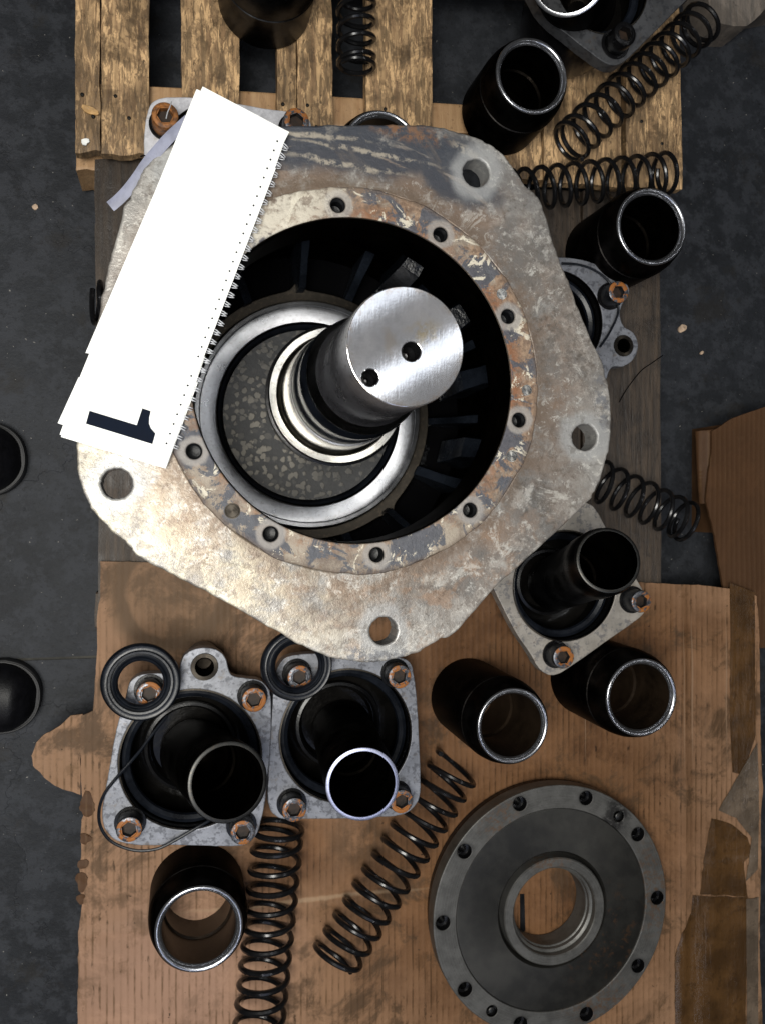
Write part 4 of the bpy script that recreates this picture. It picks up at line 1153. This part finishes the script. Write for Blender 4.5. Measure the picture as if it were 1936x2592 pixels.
# wire loops along the right edge
e0, e1 = Vector((722, 360)), Vector((436, 1142))
nl = 33
zr = ZF+.0085
P0, P1 = W(e0.x, e0.y, zr), W(e1.x, e1.y, zr)
dirv = (P1-P0).normalized(); side_ = dirv.cross(Vector((0, 0, 1))).normalized()
if side_.x < 0: side_ = -side_
loopv = []
R0 = .0042
def loop_mesh():
    ms = []
    for s in (-.0011, .0011):
        pts = [dirv*(s+.0004*math.sin(q*2))+side_*(R0*math.cos(q))+Vector((0, 0, R0*math.sin(q)*1.05)) for q in [2*PI*k/16 for k in range(16)]]
        ms.append(sweep(pts, .00045, 5, True))
    return join(ms)
LM = loop_mesh(); LM.materials.append(MT['wire']); finish(LM)
holem = lathe([(0, .0), (.0009, .0), (.0009, -.0004)], 10); holem.materials.append(MT['ink']); finish(holem)
for k in range(nl):
    t = (k+.5)/nl
    c = P0*(1-t)+P1*t
    o = bpy.data.objects.new('wire_loop', LM); COL.objects.link(o); o.parent = bk
    o.location = c-OFF[bk.name]+side_*(.0006+.0004*math.sin(k*1.7))
    o.rotation_euler = (0, 0, random.uniform(-.12, .12))
    h = bpy.data.objects.new('punched_hole', holem); COL.objects.link(h); h.parent = bk
    cz_ = z+.0038 if t < .74 else z+.0022
    if t < .09: cz_ = z+.0026
    h.location = Vector((c.x, c.y, cz_))-side_*.0068-OFF[bk.name]

# grey strap from under the booklet
sp = catmull([W(x/2.36+120, y/2.36+200, zz_) for x, y, zz_ in ((378, 762, .548), (430, 718, .550), (485, 660, .552), (540, 588, .555), (600, 500, .558), (680, 405, .561), (740, 340, .5625), (800, 285, .5635), (850, 240, .5635))], 6, False)
def ribbon(pts, w, th):
    vs, fs = [], []
    for i, p in enumerate(pts):
        a = pts[max(0, i-1)]; b = pts[min(len(pts)-1, i+1)]
        t = (b-a).normalized(); s = t.cross(Vector((0, 0, 1))).normalized(); n = s.cross(t)
        ww = w*(1.0 if i > 4 else 1.0)
        for (x, y) in ((-1, 0), (-.5, .25), (0, .35), (.5, .25), (1, 0), (.5, -.6), (-.5, -.6)):
            vs.append(p+s*x*ww/2+n*y*th)
    for i in range(len(pts)-1):
        for k in range(7):
            k2 = (k+1) % 7; fs.append((i*7+k, i*7+k2, (i+1)*7+k2, (i+1)*7+k))
    fs.append(tuple(range(6, -1, -1))); fs.append(tuple((len(pts)-1)*7+k for k in range(7)))
    return mesh(vs, fs)
tagged('grey_strap', ribbon(sp, .0105, .002), 'strap', 'grey plastic strap sticking out from under the booklet at upper left', 'strap', sp[0])
tw = catmull([W(x/2.36+120, y/2.36+200, zz_) for x, y, zz_ in ((745, 135, .30), (735, 165, .31), (720, 200, .315), (712, 235, .32))], 5, False)
tagged('steel_wire', sweep(tw, .0007, 6), 'wire', 'short thin wire sticking up over the heavily rusted bolt', 'wire', tw[0])
tw = catmull([W(x/2.36+120, y/2.36+200, zz_) for x, y, zz_ in ((560, 462, .535), (585, 458, .54), (600, 475, .54), (602, 500, .53))], 5, False)
tagged('steel_wire', sweep(tw, .0007, 6), 'oil', 'small bent black wire tied round the grey strap', 'wire', tw[0])
wr = catmull([W(x, y, ZB+.002) for x, y in ((1566, 1018), (1585, 985), (1620, 940), (1650, 918), (1677, 899))], 6, False)
tagged('steel_wire', sweep(wr, .0009, 6), 'oil', 'thin black wire curving across the dark pallet right of the flange', 'wire', wr[0])

# ------------------------------------------------------------------ boots at the left edge
def boot(label, tx, ty, wpx, rot=0.0):
    tip = W(tx, ty, .03)
    t = thing('work_boot', label, 'boot', (tip.x, tip.y, 0), 'black work boots standing at the left edge')
    L = .29; hw = .052
    def section(s):   # s: 0 toe .. 1 heel -> half width, height
        if s < .18: k = math.sqrt(max(0, 1-((.18-s)/.18)**2)); w = hw*.98*k
        elif s < .5: w = hw*(1-.22*((s-.18)/.32))
        elif s < .85: w = hw*.78
        else: w = hw*.78*math.sqrt(max(0, 1-((s-.85)/.15)**2*.9))
        hgt = .055*min(1, math.sqrt(min(1, max(0, s)/.10))) if s < .25 else .055+.055*min(1, (s-.25)/.30)
        return w, hgt
    vs, fs = [], []; ns, m_ = 40, 20
    for i in range(ns+1):
        s = (1-math.cos(PI*i/ns))/2; w, hg = section(max(.0008, s))
        for k in range(m_+1):
            q = PI*k/m_
            vs.append(Vector((-s*L, -w*math.cos(q)*(1 if True else 1), .022+(hg-.012)*math.sin(q)**.75)))
    for i in range(ns):
        for k in range(m_):
            a = i*(m_+1)+k; fs.append((a, a+1, a+m_+2, a+m_+1))
    fs.append(tuple(range(m_+1))); fs.append(tuple(reversed([ns*(m_+1)+k for k in range(m_+1)])))
    rotm = Matrix.Rotation(rot, 4, 'Z')
    me = mesh(vs, fs); me.transform(rotm)
    link('upper', me, 'leather', t, 60)
    so = []
    for i in range(61):
        s = (1-math.cos(PI*i/60))/2; w, _ = section(max(.0, s)); so.append((s, w+.004*min(1, w/.02)))
    ol = [Vector((-s*L+.004*(1-s), w, 0)) for s, w in so]+[Vector((-s*L+.004*(1-s), -w, 0)) for s, w in reversed(so)]
    me = plate(ol, [], .024, .024, .002, 2); me.transform(rotm)
    link('sole', me, 'sole', t, 40)
    sh = lathe([(.047, .10), (.050, .13), (.048, .20), (.050, .205), (.045, .205), (.043, .15)], 40); sh.transform(rotm @ Matrix.Translation((-.225, 0, -.01)))
    link('shaft_cuff', sh, 'leather', t, 40)
    wl = [p*1.0 for p in ol]
    st = sweep([rotm @ (Vector((p.x*.985-.001, p.y*.94, .0262))) for p in ol], .0012, 5, True)
    link('welt_stitching', st, 'sole', t, 40)
    return t
boot('black leather boot toe at the left edge level with the booklet number', 56, 1155, 60, .08)
boot('black leather boot toe at the lower left edge beside the cardboard', 94, 1772, 60, -.10)

# ------------------------------------------------------------------ odds and ends
tr = thing('grey_plank', 'pale grey weathered plank end in the top right corner', 'plank', W(1900, 0, 0))
pq = [W(x/2.245+1200, y/2.245, .07) for x, y in ((1300, -160), (1800, -160), (1800, 20), (1652, 48), (1625, 80), (1590, 115), (1545, 148), (1470, 150), (1390, 132), (1340, 60))]
world_part('plank_top', fill(pq, lambda x, y: .07+.002*mnoise.noise(Vector((x*20, y*20, 0))), .07, .015), 'woodgrey', tr, 40)
def chip(label, px, py, z, L, w, rot, mat):
    rnd = random.Random(int(px)); pts = []
    for k in range(9):
        q = 2*PI*k/9; pts.append(Vector((L*math.cos(q)*rnd.uniform(.7, 1.1), w*math.sin(q)*rnd.uniform(.6, 1.2), 0)))
    m = fill(pts, lambda x, y: .003+.0015*mnoise.noise(Vector((x*200, y*200, 0))), .003, .003); m.transform(Matrix.Rotation(rot, 4, 'Z'))
    o = link('wood_chip', m, mat, None, 20); o.location = W(px, py, z); o['label'] = label; o['category'] = 'wood chip'; o['group'] = 'loose wood chips'
    return o
chip('small pale wood chip on the dark floor right of the pallet', 1724, 832, .0, .013, .006, .5, 'chippale')
chip('orange wood sliver on the upper left pallet board', 230, 281, ZA, .012, .005, -.4, 'chipwood')
chip('tiny white chip near the end of the upper left pallet board', 217, 360, ZA, .006, .005, .7, 'paper')
chip('tiny pale speck of wood on the floor left of the dark pallet', 91, 525, 0, .005, .004, .2, 'chippale')
chip('tiny speck on the floor below the larger pale chip', 1773, 893, 0, .004, .003, .9, 'chippale')
